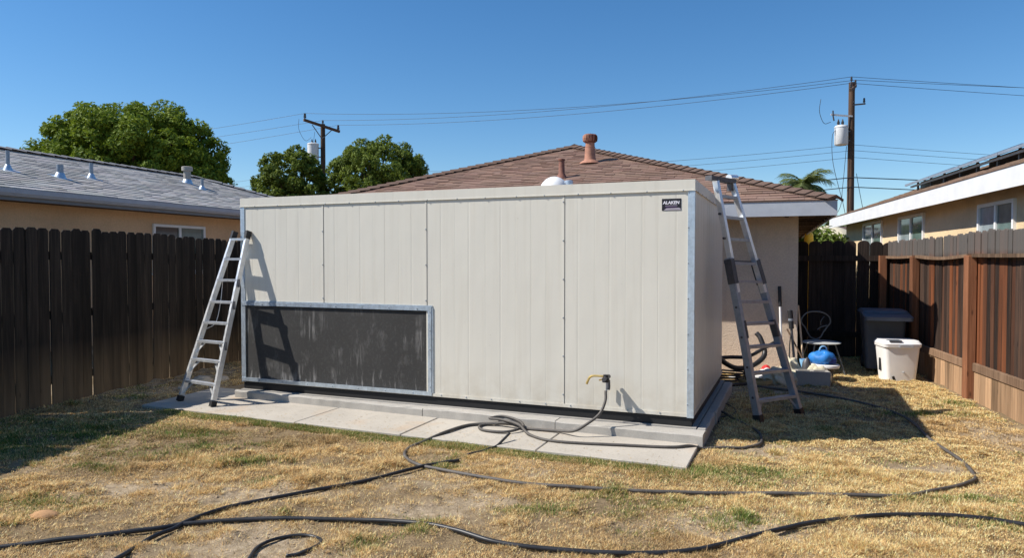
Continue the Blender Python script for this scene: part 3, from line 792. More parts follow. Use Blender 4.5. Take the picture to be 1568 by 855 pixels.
# splay only in the lower half: the upper section is narrower and slides inside
def rail_pt(side, t):
    F, T = (LF, LT) if side < 0 else (RF, RT)
    return lerp(F, T, t)
for sd in (-1, 1):
    up_ = nrm.cross(rail_pt(sd, 1) - rail_pt(sd, 0))
    MB().bar(rail_pt(sd, .03), rail_pt(sd, .66), .070, .050, up_).build('lower_rail', alu_dull_shade, lad2)  # lower rails get the shade-coloured metal, upper rails the bright one
    off = (rail_pt(-sd, .5) - rail_pt(sd, .5)).normalized() * .018 + nrm * .008
    MB().bar(rail_pt(sd, .52) + off, rail_pt(sd, .985) + off * .6, .056, .040, up_).build('upper_rail', alu, lad2)
    MB().bar(rail_pt(sd, .0), rail_pt(sd, .032), .08, .06, up_).build('rubber_foot', black_pl, lad2)
    MB().bar(rail_pt(sd, .555), rail_pt(sd, .655), .082, .062, up_).build('slide_bracket', steel_dk, lad2)
    MB().bar(rail_pt(sd, .335) + off * 1.2, rail_pt(sd, .405) + off * 1.2, .06, .03, up_).build('lock_hook', steel_dk, lad2)
    for t in (.1, .22, .34, .46, .74, .84):
        MB().tube([rail_pt(sd, t) - (rail_pt(-sd, t) - rail_pt(sd, t)).normalized() * .030, rail_pt(sd, t) + (rail_pt(-sd, t) - rail_pt(sd, t)).normalized() * .0], .013, 6).build('rivet', steel_dk, lad2)
t2 = [.085, .195, .300, .393, .482, .565, .640, .738, .828, .915]
for k, t in enumerate(t2):
    a, b = rail_pt(-1, t), rail_pt(1, t)
    MB().bar(a, b, .075 if k < 6 else .05, .028, (0, 0, 1)).build('rung', alu_dull_shade, lad2)
    if k == 0:
        for s1, s2 in ((a, b), (b, a)):
            MB().bar(lerp(s1, s2, .16) - Vector((0, 0, .012)), rail_pt(-1 if s1 is a else 1, .025), .024, .008, nrm).build('brace', alu_dull_shade, lad2)
    if k == 6:
        MB().bar(a + nrm * -.05 + Vector((0, 0, .02)), b + nrm * -.05 + Vector((0, 0, .02)), .04, .035, (0, 0, 1)).build('hinge_bar', steel_dk, lad2)
a, b = rail_pt(-1, .985), rail_pt(1, .985); e = (b - a).normalized()
MB().bar(a - e * .10, b + e * .02, .075, .045, (0, 0, 1)).build('top_bar', steel_dk, lad2)
MB().tube([b - e * .06 + Vector((0, 0, .03)), b + e * .07 + Vector((0, 0, .04))], .038, 10).build('top_roller', alu, lad2, True)
MB().bar(b - e * .02 - Vector((0, 0, .015)), b - e * .02 - Vector((0, 0, .10)), .06, .05, nrm).build('top_hinge', steel_dk, lad2)

# ------------------------------------------------------------------ fences
def picket_mesh(name, w, h, th, mat, ear=.028, round_=False):
    if round_:
        poly = [(-w / 2, 0), (w / 2, 0)] + [(w / 2 * math.cos(a), h - ear * 1.4 + ear * 1.4 * math.sin(a)) for a in np.linspace(.12, math.pi - .12, 9)]
    else:
        poly = [(-w / 2, 0), (w / 2, 0), (w / 2, h - ear), (w / 2 - ear, h), (-w / 2 + ear, h), (-w / 2, h - ear)]
    b_ = .004; cx0 = lambda x_: x_ - math.copysign(b_, x_) if abs(x_) > b_ else x_
    inner = [(cx0(x_), z_ - (b_ if z_ > h * .5 else 0)) for x_, z_ in poly]; n = len(poly)
    vs = [(x_, -th / 2, z_) for x_, z_ in inner] + [(x_, -th / 2 + b_, z_) for x_, z_ in poly] + [(x_, th / 2 - b_, z_) for x_, z_ in poly] + [(x_, th / 2, z_) for x_, z_ in inner]
    fs = [tuple(range(n)), tuple(range(4 * n - 1, 3 * n - 1, -1))] + [(k * n + i, k * n + (i + 1) % n, (k + 1) * n + (i + 1) % n, (k + 1) * n + i) for k in range(3) for i in range(n)]
    m = MB().add(vs, fs); me = m.mesh(name, mat); fix_normals(me); return me
def fence(label, p0, ang, t0, t1, h, meshes, widths, gapf, jit, name='wooden_fence'):
    """ang: heading of the fence line from +Y towards +X; local x runs along the fence"""
    d = Vector((math.sin(ang), math.cos(ang), 0))
    f = thing(name, label, 'fence', (p0[0], p0[1], 0), math.atan2(d.y, d.x))
    t = t0
    while t < t1:
        k = random.randrange(len(meshes)); w = widths[k]
        o = link('picket', meshes[k], f, (t + w / 2, random.uniform(-jit, jit), random.uniform(-.018, .012)), (random.uniform(-.006, .006), random.uniform(-.006, .006), random.uniform(-.035, .035)))
        o.scale = (1, 1, 1 + random.uniform(-.006, .006) + .008 * math.sin(t * 1.3))
        t += w + gapf()
    return f
random.seed(21)
Wl = [.132, .138, .142, .135]
ml = [picket_mesh('picket', w, 1.955, .018, wood_l) for w in Wl]
f1 = fence('long dark picket fence with clipped tops along the left of the yard', (-5.225, 7.117), R(13.0), -4.5, 9.5, 1.955, ml, Wl, lambda: random.choice([.002, .003, .004, .005, .010]), .009)
for z in (.28, 1.0, 1.66):
    MB().bbox((-4.5, .012, z - .045), (9.5, .05, z + .045)).build('rail', wood_l, f1)
t = -4.2
while t < 9.5:
    MB().bbox((t - .045, .052, -.1), (t + .045, .142, 1.85)).build('post', wood_l, f1); t += 2.4
# right fence: posts and rails on the yard side, pickets behind
random.seed(22)
Wr = [.086, .092, .098, .090]
mr = [picket_mesh('picket', w, 1.925, .018, wood_r, .018) for w in Wr]
mr2 = [picket_mesh('picket', w, 1.925 - .0, .018, wood_r, .018) for w in Wr]
p0R = (4.921, 6.696); aR = R(13.8)
f2 = fence('red-brown picket fence with posts and rails along the right of the yard', p0R, aR, -5.0, 4.86, 1.925, mr, Wr, lambda: random.choice([.002, .002, .003, .005]), .004)
for o in list(f2.children): o.location.y -= .065; o.location.z += .0
posts = [-3.1, -.95, 1.36, 3.36]
for t in posts:
    MB().bev((t - .065, -.045, -.15), (t + .065, .05, 1.665), .006).build('post', wood_post, f2)
ends = [-5.0] + posts + [4.84]
for i in range(len(ends) - 1):
    a, b = ends[i] + (.066 if i else 0), ends[i + 1] - (.066 if i < len(ends) - 2 else 0)
    n = 8; vs = []
    # upper rail sags a little between the posts
    for k in range(n + 1):
        x = a + (b - a) * k / n; dz = -.030 * math.sin(math.pi * k / n) * (1 if i % 2 else .3)
        for y, z in ((-.054, 1.645), (.018, 1.645), (.018, 1.683), (-.054, 1.683)): vs.append((x, y, z + dz))
    fs = [(0, 1, 2, 3), tuple(n * 4 + k for k in (3, 2, 1, 0))]
    for k in range(n):
        for q in range(4): fs.append((k * 4 + q, k * 4 + (q + 1) % 4, k * 4 + 4 + (q + 1) % 4, k * 4 + 4 + q))
    o = MB().add(vs, fs).build('top_rail', wood_rail, f2); fix_normals(o.data)
    MB().bev((a, -.052, .345), (b, -.010, .440), .004).build('bottom_rail', wood_rail, f2)
    x = a; kw = .155
    while x < b - .02:
        w = min(kw, b - x); MB().bev((x, -.047, -.12), (x + w - .004, -.025, .342), .003).build('kickboard', wood_kick, f2); x += w
# back fence between the house and the right fence
random.seed(23)
Wb = [.185, .192, .180]
mb_ = [picket_mesh('picket', w, 1.93, .02, wood_b, .05, True) for w in Wb]
dR = Vector((math.sin(aR), math.cos(aR))); pc = Vector(p0R) + dR * 4.93
f3 = fence('dark shaded picket fence with rounded tops closing the gap beside the house', (pc.x, pc.y), R(-90 + 13.8), -.16, 2.6, 1.93, mb_, Wb, lambda: random.choice([.0015, .002, .002, .003, .007]), .003)
MB().bbox((-.02, .011, 1.60), (2.6, .055, 1.69)).build('top_rail', wood_b, f3)
MB().bbox((-.02, .011, .34), (2.6, .055, .43)).build('bottom_rail', wood_b, f3)
MB().bbox((-.0, .056, -.1), (.10, .15, 1.69)).build('post', wood_post, f3)
MB().bbox((2.12, .056, -.1), (2.22, .15, 1.69)).build('post', wood_b, f3)

# ------------------------------------------------------------------ roofs
def shingle_plane(name, mat, parent, origin, e, s, xl, xr, smax, exp=.14, tabw=.30, thick=.014):
    """courses of tabs on a sloping plane: e along the eave, s up the slope; xl(s), xr(s) bounds"""
    origin, e, s = Vector(origin), Vector(e).normalized(), Vector(s).normalized(); nrm_ = e.cross(s).normalized()
    if nrm_.z < 0: nrm_ = -nrm_
    m = MB(); tint = []; k = 0
    n = int(math.ceil(smax / exp))
    for k in range(n):
        s0, s1 = k * exp, min(smax, (k + 1) * exp)
        a0, b0, a1, b1 = xl(s0), xr(s0), xl(s1), xr(s1)
        x = min(a0, a1) - random.random() * tabw
        while x < max(b0, b1):
            w = tabw * random.uniform(.45, 1.2); x1 = x + w - .004
            p0_, p1_ = max(x, a0), min(x1, b0); q0, q1 = max(x, a1), min(x1, b1)
            if p1_ - p0_ > .01 or q1 - q0 > .01:
                p1_ = max(p1_, p0_); q1 = max(q1, q0); p0_ = min(p0_, b0); q0 = min(q0, b1)
                th = thick * random.choice([.55, .8, 1, 1.25]); low = random.uniform(0, .008)
                A = origin + e * p0_ + s * (s0 - low) + nrm_ * th; B = origin + e * p1_ + s * (s0 - low) + nrm_ * th
                C = origin + e * q1 + s * s1 + nrm_ * .001; D = origin + e * q0 + s * s1 + nrm_ * .001
                A0, B0 = A - nrm_ * (th + .004), B - nrm_ * (th + .004)
                m.add([A, B, C, D, A0, B0], [(0, 1, 2, 3), (4, 5, 1, 0), (4, 0, 3), (5, 2, 1)])
                g = random.choice([random.uniform(.84, 1.12)] * 1 + [random.uniform(.92, 1.06)] * 2); c = (g * random.uniform(.96, 1.05), g, g * random.uniform(.95, 1.04), 1)
                tint += [c] * 4
            x += w
    m.tint = tint; o = m.build(name, mat, parent); tag(o, kind='stuff'); return o

def cap_line(parent, a, b, mat, step=.19, w=.15, drop=.35, name='ridge_cap'):
    a, b = Vector(a), Vector(b); d = (b - a); L = d.length; d.normalize()
    me = bpy.data.meshes.get(name + mat.name)
    if me is None:
        m = MB(); l = step * 1.5
        vs = [(0, -w, .028 - .05), (0, 0, .034), (0, w, .028 - .05), (l, -w, -.05), (l, 0, .006), (l, w, -.05), (0, -w, -.06), (0, 0, -.004), (0, w, -.06)]
        m.add(vs, [(0, 1, 4, 3), (1, 2, 5, 4), (6, 7, 1, 0), (7, 8, 2, 1)]); me = m.mesh(name + mat.name, mat)
    n = int(L / step); x = Vector(d); y = Vector((0, 0, 1)).cross(x).normalized(); z = x.cross(y)
    M = Matrix((x, y, z)).transposed().to_euler()
    for k in range(n):
        p = a + d * (k * step + random.uniform(-.01, .01)); link(name, me, parent, p, M)

# ------------------------------------------------------------------ the house behind
random.seed(31)
HY = R(20); HW, HD, PIT, EZ = 9.50, 15.0, .35, 2.40
house = thing('house', 'single storey tan stucco house with brown shingled hip roof behind the white room', 'house', (4.195, 9.11, 0), -HY)
OV = .5
def stucco_box(lo, hi, mat, parent): return MB().bbox(lo, hi).build('wall', mat, parent)
stucco_box((-HW + .42, .57, -.1), (-.42, .77, 2.32), stucco_h, house)
stucco_box((-.62, .772, -.1), (-.421, HD, 2.32), stucco_h, house)
stucco_box((-HW + .421, .772, -.1), (-HW + .62, HD, 2.32), stucco_h, house)
hroof = link('roof', None, house)
half = HW / 2; apexz = EZ + PIT * half; sl_len = half * math.hypot(1, PIT)
up = lambda vx, vy: Vector((vx, vy, PIT)).normalized()
k1 = half / sl_len
# decking under the shingles
def deck(pts, parent, mat):
    c = Vector((0, 0, -.02)); vs = [Vector(p) for p in pts]; n = len(vs)
    m = MB().add(vs + [v + c for v in vs], [tuple(range(n)), tuple(range(2 * n - 1, n - 1, -1))] + [(i, n + i, n + (i + 1) % n, (i + 1) % n) for i in range(n)])
    o = m.build('roof_deck', mat, parent); fix_normals(o.data); return o
dz = -.004
A, B, AP, AB = (0, 0, EZ + dz), (-HW, 0, EZ + dz), (-half, half, apexz + dz), (-half, HD - half, apexz + dz)
deck([A, AP, B], hroof, soffit_m); deck([A, (0, HD, EZ + dz), AB, AP], hroof, soffit_m); deck([B, AP, AB, (-HW, HD, EZ + dz)], hroof, soffit_m)
shingle_plane('shingles', sh_brown, hroof, (-HW, 0, EZ), (1, 0, 0), up(0, 1), lambda s: s * k1, lambda s: HW - s * k1, sl_len, .135, .30)
shingle_plane('shingles', sh_brown, hroof, (0, 0, EZ), (0, 1, 0), up(-1, 0), lambda s: s * k1, lambda s: HD - s * k1, sl_len, .135, .30)
shingle_plane('shingles', sh_brown, hroof, (-HW, 0, EZ), (0, 1, 0), up(1, 0), lambda s: s * k1, lambda s: HD - s * k1, sl_len, .135, .30)
cap_line(hroof, (0, 0, EZ + .03), (-half, half, apexz + .03), cap_m); cap_line(hroof, (-HW, 0, EZ + .03), (-half, half, apexz + .03), cap_m)
cap_line(hroof, (-half, half - .05, apexz + .03), (-half, half + 3, apexz + .03), cap_m)
# fascia and soffit
MB().bbox((-HW - .02, -.022, EZ - .205), (.022, .0, EZ - .008)).build('fascia', fascia_g, house)
MB().bbox((.0, .001, EZ - .205), (.022, HD, EZ - .008)).build('fascia', fascia_g, house)
MB().bbox((-HW - .022, .001, EZ - .205), (-HW, HD, EZ - .008)).build('fascia', fascia_g, house)
MB().bbox((-HW + .01, .005, EZ - .10), (-.005, .60, EZ - .085)).build('soffit', soffit_m, house)
MB().bbox((-.43, .602, EZ - .10), (-.005, HD, EZ - .085)).build('soffit', soffit_m, house)
for k in range(26):
    MB().bbox((-.40, .75 + k * .55, EZ - .19), (-.006, .80 + k * .55, EZ - .101)).build('rafter_tail', soffit_m, house)
for k in range(12):
    MB().bbox((-.6 - k * .6, .006, EZ - .19), (-.55 - k * .6, .56, EZ - .101)).build('rafter_tail', soffit_m, house)
MB().bbox((-HW - .03, -.030, EZ - .012), (.03, .02, EZ - .002)).build('drip_edge', cap_m, house)
def on_roof(x, y): return (x, y, EZ + PIT * y)
# turbine vent
tv = link('turbine_vent', None, hroof, on_roof(-4.0, 3.05)); tv.scale = (.68, .68, .60)
MB().lathe([(.30, -.02), (.27, .03), (.17, .10), (.155, .16), (.135, .50), (.14, .505), (.14, .52), (.128, .53), (.128, .66)], 24, (0, 0, -.02)).build('stack', terra, tv, True)
m = MB()
m.lathe([(.128, .0), (.17, .03), (.175, .24), (.13, .27), (.02, .28)], 20, (0, 0, .62)).build('drum', terra_dk, tv, True)
m = MB()
for k in range(14):
    a = 2 * math.pi * k / 14; c, s_ = math.cos(a), math.sin(a); c2, s2 = math.cos(a + .28), math.sin(a + .28)
    pts = [(.150, .0), (.205, .05), (.215, .13), (.205, .21), (.15, .265)]
    vs = [(r * c, r * s_, .63 + z) for r, z in pts] + [((r - .03) * c2, (r - .03) * s2, .63 + z) for r, z in pts]
    m.add(vs, [(i, i + 1, i + 6, i + 5) for i in range(4)])
fins = m.build('fins', terra, tv)
MB().add([(-.42, -.36, -.16 + .02), (.42, -.36, -.16 + .02), (.42, .36, .126 - .02 + .02), (-.42, .36, .126 - .02 + .02)], [(0, 1, 2, 3)]).build('flashing', terra, tv)
pv = link('vent_pipe', None, hroof, on_roof(-4.22, 1.87))
MB().lathe([(.13, -.06), (.09, .02), (.055, .08), (.05, .30), (.062, .305), (.062, .33), (.04, .33)], 14).build('pipe', rust_pipe, pv, True)
dv = link('dome_vent', None, hroof, on_roof(-4.13, 1.12)); dv.location.z -= .10
MB().lathe([(.27, -.12), (.27, .0)] + [(.26 * math.cos(a), .0 + .30 * math.sin(a)) for a in np.linspace(.05, 1.5, 9)], 24).build('dome', white_pt, dv, True)
MB().lathe([(.05, 0), (.05, .16), (.075, .17), (.075, .24), (.05, .25)], 12, (.24, .02, -.02)).build('side_valve', galv, dv, True)
MB().bbox((.17, -.05, .12), (.33, .05, .16)).build('bracket', galv, dv)

# ------------------------------------------------------------------ windows
def window(parent, x0, x1, z0, z1, y, face=-1, ga=glass_d, gb=glass_s, fr=.055, sill=True):
    """two-pane slider in the local xz plane at y, facing face*y"""
    w = link('window', None, parent, (x0, y, z0)); W, H = x1 - x0, z1 - z0; s = face
    def bb(a, b, c, d, ya, yb, nm, mt): MB().bbox((a, min(ya * s, yb * s), c), (b, max(ya * s, yb * s), d)).build(nm, mt, w)
    bb(0, fr, 0, H, -.02, .045, 'frame', white_pt); bb(W - fr, W, 0, H, -.02, .045, 'frame', white_pt)
    bb(fr + .001, W - fr - .001, 0, fr, -.02, .043, 'frame', white_pt); bb(fr + .001, W - fr - .001, H - fr, H, -.02, .043, 'frame', white_pt)
    bb(W / 2 - .03, W / 2 + .03, fr + .001, H - fr - .001, -.02, .035, 'mullion', white_pt)
    bb(fr + .001, W / 2 - .031, fr + .001, H - fr - .001, .0, .010, 'pane', ga); bb(W / 2 + .031, W - fr - .001, fr + .001, H - fr - .001, .004, .014, 'pane', gb)
    if sill: bb(-.03, W + .03, -.045, -.001, -.01, .07, 'sill', white_pt)
    return w

# ------------------------------------------------------------------ left neighbour
random.seed(41)
LY = R(19.3); lu = Vector((math.sin(LY), math.cos(LY)))
# local x runs along the eave away from the camera, local y up the roof (to the left)
lh = thing('neighbour_house', 'grey shingled peach stucco house behind the left fence', 'house', (-8.08, 11.06, 0), math.atan2(lu.y, lu.x))
LEZ, LX0, LX1, LH = 2.78, -7.0, 10.55, 3.08
stucco_box((LX0 + .5, .5, -.1), (LX1 - .5, .7, LEZ - .06), stucco_l, lh)
stucco_box((LX1 - .7, .701, -.1), (LX1 - .5, 2 * LH - .5, LEZ - .06), stucco_l, lh)
lroof = link('roof', None, lh); lup = lambda a, b: Vector((a, b, PIT)).normalized(); lsl = LH * math.hypot(1, PIT); lk = LH / lsl
rz_ = LEZ + PIT * LH
deck([(LX0, 0, LEZ - .004), (LX1, 0, LEZ - .004), (LX1 - LH, LH, rz_ - .004), (LX0, LH, rz_ - .004)], lroof, soffit_m)
deck([(LX1, 0, LEZ - .004), (LX1, 2 * LH, LEZ - .004), (LX1 - LH, LH, rz_ - .004)], lroof, soffit_m)
deck([(LX0, LH, rz_ - .004), (LX1 - LH, LH, rz_ - .004), (LX1, 2 * LH, LEZ - .004), (LX0, 2 * LH, LEZ - .004)], lroof, soffit_m)
shingle_plane('shingles', sh_grey, lroof, (LX0, 0, LEZ), (1, 0, 0), lup(0, 1), lambda s: 0, lambda s: LX1 - LX0 - s * lk, lsl, .14, .34)
shingle_plane('shingles', sh_grey, lroof, (LX1, 0, LEZ), (0, 1, 0), lup(-1, 0), lambda s: s * lk, lambda s: 2 * LH - s * lk, lsl, .14, .34)
cap_line(lroof, (LX0, LH, rz_ + .03), (LX1 - LH, LH, rz_ + .03), cap_g, .3, .16); cap_line(lroof, (LX1, 0, LEZ + .03), (LX1 - LH, LH, rz_ + .03), cap_g, .3, .16)
MB().bbox((LX0, -.022, LEZ - .205), (LX1 + .02, 0, LEZ - .008)).build('fascia', fascia_lg, lh)
# half-round-faced gutter
gp = [(-.023, LEZ - .15), (-.075, LEZ - .14), (-.105, LEZ - .09), (-.11, LEZ - .02), (-.100, LEZ - .02), (-.095, LEZ - .085), (-.07, LEZ - .125), (-.023, LEZ - .135)]
o = MB().prism(gp, LX0, LX1, 'x').build('gutter', fascia_g, lh); fix_normals(o.data)
MB().bbox((LX0, .002, LEZ - .19), (LX1, .52, LEZ - .175)).build('soffit', soffit_m, lh)
window(lh, 3.43, 4.87, 1.35, 2.37, .5, -1, glass_d, glass_g)
VP = ((1.03, 1.25), (1.92, 1.13), (2.81, 1.41), (6.16, 2.21), (6.1, 1.69))
def vent_pipe(x, y, r, h, mt, nm='vent_pipe', cap=False):
    v = link(nm, None, lroof, (x, y, LEZ + PIT * y))
    pr = [(r + .05, -.03), (r + .04, .01), (r + .012, .075), (r + .004, .09), (r, h)]
    if cap: pr += [(r * 1.5, h + .005), (r * 1.55, h + .10), (r * 1.3, h + .11)]
    MB().lathe(pr[:4], 14).build('cone', galv, v, True); MB().lathe([(r, .0)] + pr[4:], 14).build('pipe', mt, v, True)
    MB().add([(-.15, -.15, -.045), (.15, -.15, -.045), (.15, .15, .06), (-.15, .15, .06)], [(0, 1, 2, 3)]).build('flashing', galv, v)
vent_pipe(*VP[0], .032, .34, pipe_m); vent_pipe(*VP[1], .06, .24, pipe_m); vent_pipe(*VP[2], .038, .30, pipe_m); vent_pipe(*VP[3], .085, .30, conc2, 'chimney_vent', True); vent_pipe(*VP[4], .038, .26, pipe_m)

# ------------------------------------------------------------------ right neighbour
random.seed(51)
nR = Vector((dR.y, -dR.x)); pe = Vector(p0R) + nR * 1.05
rh = thing('neighbour_house', 'cream stucco house with white fascia and roof solar panels behind the right fence', 'house', (pe.x, pe.y, 0), math.atan2(dR.y, dR.x))
# local x along the eave away from the camera, local -y towards the house
RX0, RX1, REZ, RH = -6.0, 14.95, 2.87, 5.2
stucco_box((RX0, -.57, -.1), (14.6, -.37, 2.72), stucco_r, rh)
stucco_box((14.4, -2 * RH + .5, -.1), (14.6, -.571, 2.72), stucco_r, rh)
rroof = link('roof', None, rh); rsl = RH * math.hypot(1, PIT); rk = RH / rsl; rrz = REZ + PIT * RH
deck([(RX0, 0, REZ - .004), (RX1, 0, REZ - .004), (RX1, -RH, rrz - .004), (RX0, -RH, rrz - .004)], rroof, soffit_m)
deck([(RX0, -RH, rrz - .004), (RX1, -RH, rrz - .004), (RX1, -2 * RH, REZ - .004), (RX0, -2 * RH, REZ - .004)], rroof, soffit_m)
shingle_plane('shingles', sh_tan, rroof, (RX0, 0, REZ), (1, 0, 0), Vector((0, -1, PIT)), lambda s: 0, lambda s: RX1 - RX0, rsl, .14, .32)
cap_line(rroof, (RX0, -RH, rrz + .03), (RX1, -RH, rrz + .03), cap_m, .3, .16)
MB().bbox((RX0, -.0, REZ - .29), (RX1 + .02, .025, REZ - .012)).build('fascia', fascia_w, rh)
MB().bbox((RX0, -.375, REZ - .17), (RX1, -.002, REZ - .155)).build('soffit', soffit_m, rh)
# rake board on the far gable end
o = MB().prism([(-.002, REZ - .29), (-.002, REZ - .012), (-RH, rrz - .012), (-2 * RH, REZ - .012), (-2 * RH, REZ - .29), (-RH, rrz - .29)], RX1, RX1 + .022, 'x').build('rake_board', fascia_w, rh); fix_normals(o.data)
MB().bbox((RX0, -.005, REZ - .011), (RX1 + .03, .035, REZ - .001)).build('drip_edge', cap_m, rh)
for a, b, top in ((3.77, 5.05, 2.50), (7.68, 9.36, 2.56), (10.70, 12.5, 2.58)):
    window(rh, a, b, top - 1.05, top, -.37, 1, glass_g, glass_s)
# solar array on low racks
arr = link('solar_array', None, rroof)
for k in range(9):
    x0 = -4.4 + k * 1.72
    vs = [Vector((x, -y, REZ + PIT * y + hh)) for x, y, hh in ((x0, .95, .24), (x0 + 1.70, .95, .24), (x0 + 1.70, 2.0, .27), (x0, 2.0, .27))]; c = Vector((0, 0, -.035))
    o = MB().add(vs + [v + c for v in vs], [(0, 1, 2, 3), (7, 6, 5, 4)] + [(i, (i + 1) % 4, 4 + (i + 1) % 4, 4 + i) for i in range(4)]).build('solar_panel', solar_m, arr); fix_normals(o.data)
    f_ = MB(); f_.bar(vs[0] + Vector((0, .014, -.018)), vs[1] + Vector((0, .014, -.018)), .02, .046); f_.bar(vs[1] + Vector((.008, 0, -.018)), vs[2] + Vector((.008, 0, -.018)), .012, .05)
    f_.build('panel_frame', alu_dull_shade, arr)
    for x in (x0 + .4, x0 + 1.3):
        MB().bbox((x - .02, -1.12, REZ + PIT * 1.1 - .01), (x + .02, -1.08, REZ + PIT * 1.1 + .20)).build('rack_leg', steel_dk, arr)
    MB().bbox((x0 + .02, -1.30, REZ + PIT * 1.3 + .015), (x0 + .02 + (1.66 if k % 3 else 1.2), -1.26, REZ + PIT * 1.3 + .17)).build('gap_shadow_strip', black_pl, arr)  # black strip standing in for the shadow gap under the panels
MB().bbox((-4.4, -1.07, REZ + PIT * 1.05 + .12), (11.0, -1.03, REZ + PIT * 1.05 + .16)).build('rack_rail', alu_dull_shade, arr)
rv = link('vent_pipe', None, rroof, (8.2, -3.6, REZ + PIT * 3.6)); MB().lathe([(.09, -.05), (.07, .08), (.05, .1), (.05, .5), (.12, .52), (.12, .60), (.03, .66)], 14).build('pipe', steel_dk, rv, True)
# lower garage roof beyond
far = thing('far_house', 'low house with a white fascia showing beyond the right neighbour', 'house', (12.4, 24.2, 0), -R(13.8))
MB().bbox((-3.0, .5, -.1), (4, 6, 2.35)).build('wall', stucco_r, far)
MB().bbox((-3.6, -.02, 2.38), (4.4, .02, 2.72)).build('fascia', fascia_w, far)
o = MB().prism([(-.03, 2.74), (3.2, 2.95), (6.5, 2.74), (6.5, 2.70), (-.03, 2.70)], -3.6, 4.4, 'x').build('roof', cap_m, far); fix_normals(o.data)

# ------------------------------------------------------------------ poles and wires
def insulator(parent, p, r=.05, h=.2):
    MB().lathe([(r * .4, -.06), (r * .4, 0), (r, .02), (r, h * .4), (r * .6, h * .5), (r * .9, h * .6), (r * .7, h)], 10, p).build('insulator', ins_m, parent, True)
def transformer(parent, p, r, h):
    t = link('transformer', None, parent, p)
    MB().lathe([(r * .92, 0), (r, .03), (r, h), (r * 1.05, h + .01), (r * 1.05, h + .05), (r * .9, h + .10), (r * .2, h + .13)], 20).build('tank', trans_m, t, True)
    for a in (.8, 2.2):
        MB().lathe([(.05, 0), (.07, .05), (.045, .10), (.065, .15), (.035, .25), (.02, .32)], 10, (r * .5 * math.cos(a), r * .5 * math.sin(a), h + .09)).build('bushing', ins_m, t, True)
    for z in (h * .25, h * .8):
        MB().bbox((r * .8, -.05, z - .03), (r + .18, .05, z + .03)).build('bracket', steel_dk, t)
    return t
PR = (14.93, 31.0); PRh = 9.45
pr = thing('utility_pole', 'tall brown utility pole with a grey transformer at the right', 'utility pole', (PR[0], PR[1], 0))
MB().tube([(0, 0, -.3), (0, 0, PRh)], [.165, .125], 12).build('post', wood_pole, pr, True)
ar = Vector((.50, .86, 0)).normalized()
MB().bar(ar * -1.25 + Vector((0, -.13, PRh - .62)), ar * 1.25 + Vector((0, -.13, PRh + .10)), .10, .12).build('crossarm', wood_pole, pr)
MB().bar((0, -.14, PRh - .9), ar * .7 + Vector((0, -.16, PRh - .15)), .03, .04).build('brace', steel_dk, pr)
insulator(pr, ar * 1.15 + Vector((0, -.13, PRh + .14))); insulator(pr, Vector((-.02, 0, PRh + .06))); insulator(pr, ar * -1.15 + Vector((0, -.13, PRh - .5)))
MB().bar((0, -.1, PRh - 1.0), (.55, -.1, PRh - .95), .06, .06).build('bracket_arm', steel_dk, pr); insulator(pr, Vector((.5, -.1, PRh - .90)))
MB().bar((0, -.1, PRh - 1.5), (-.95, -.1, PRh - 1.42), .06, .07).build('cutout_arm', trans_m, pr)
MB().tube([(-.86, -.1, PRh - 1.25), (-.86, -.12, PRh - 1.5), (-.82, -.12, PRh - 1.7)], .03, 6).build('fuse_cutout', ins_m, pr)
transformer(pr, (-.46, -.05, PRh - 2.74), .28, .74)
def jumper(pts, name='jumper_wire', r=.012, par=None): return MB().tube(catmull(pts, 6), r, 5).build(name, wire_m, par, 'all')
jumper([(-1.4, -.1, PRh - .75), (-1.45, -.1, PRh - 1.3), (-1.25, -.1, PRh - 1.8), (-.95, -.1, PRh - 1.75)], par=pr)
jumper([(-.72, -.1, PRh - 2.1), (-.88, -.1, PRh - 2.4), (-.82, -.1, PRh - 3.6), (-.35, -.1, PRh - 5.4), (-.15, -.1, PRh - 6.5)], par=pr)
jumper([(-.25, -.1, PRh - 2.8), (-.4, -.1, PRh - 4.6), (-.55, -.1, PRh - 5.6), (-1.4, -.1, PRh - 6.6)], par=pr)
jumper([(.2, -.1, PRh - 4.0), (.35, -.1, PRh - 4.8), (.6, -.1, PRh - 6.0)], par=pr)
PL = (-12.35, 46.0); PLh = 10.55
pl = thing('utility_pole', 'dark utility pole with a crossarm and transformer between the green trees', 'utility pole', (PL[0], PL[1], 0))
MB().tube([(0, 0, -.3), (0, 0, PLh)], [.19, .15], 12).build('post', wood_pole, pl, True)
ca, cb = Vector((-.92, -.9, PLh + .06)), Vector((.92, .9, PLh - .36))
MB().bar(ca + Vector((0, -.2, 0)), cb + Vector((0, -.2, 0)), .13, .16).build('crossarm', wood_pole, pl)
for e_ in (-1, 1): MB().bar((0, -.24, PLh - 1.0), Vector((.5 * e_, .45 * e_ - .24, PLh - .28 - .1 * e_)), .03, .05).build('brace', steel_dk, pl)
insulator(pl, ca + Vector((.06, -.15, .12)), .09, .3); insulator(pl, cb + Vector((-.08, -.25, .12)), .09, .3); insulator(pl, Vector((0, 0, PLh + .05)), .07, .2)
transformer(pl, (-.62, -.1, PLh - 2.42), .36, 1.05)
jumper([(-1.5, -.2, PLh + .3), (-1.5, -.2, PLh - .4), (-1.1, -.2, PLh - 1.1), (-.7, -.2, PLh - .9)], par=pl)
jumper([(-.5, -.1, PLh - .5), (-.55, -.1, PLh - .9), (-.6, -.1, PLh - 1.3)], par=pl)
jumper([(-.95, -.1, PLh - 1.3), (-1.05, -.1, PLh - 2.0), (-1.0, -.1, PLh - 3.2)], par=pl)
MB().bar((-.05, -.2, PLh - 3.8), (-1.9, -.6, PLh - 5.2), .05, .05).build('guy_strut', alu_dull_shade, pl)
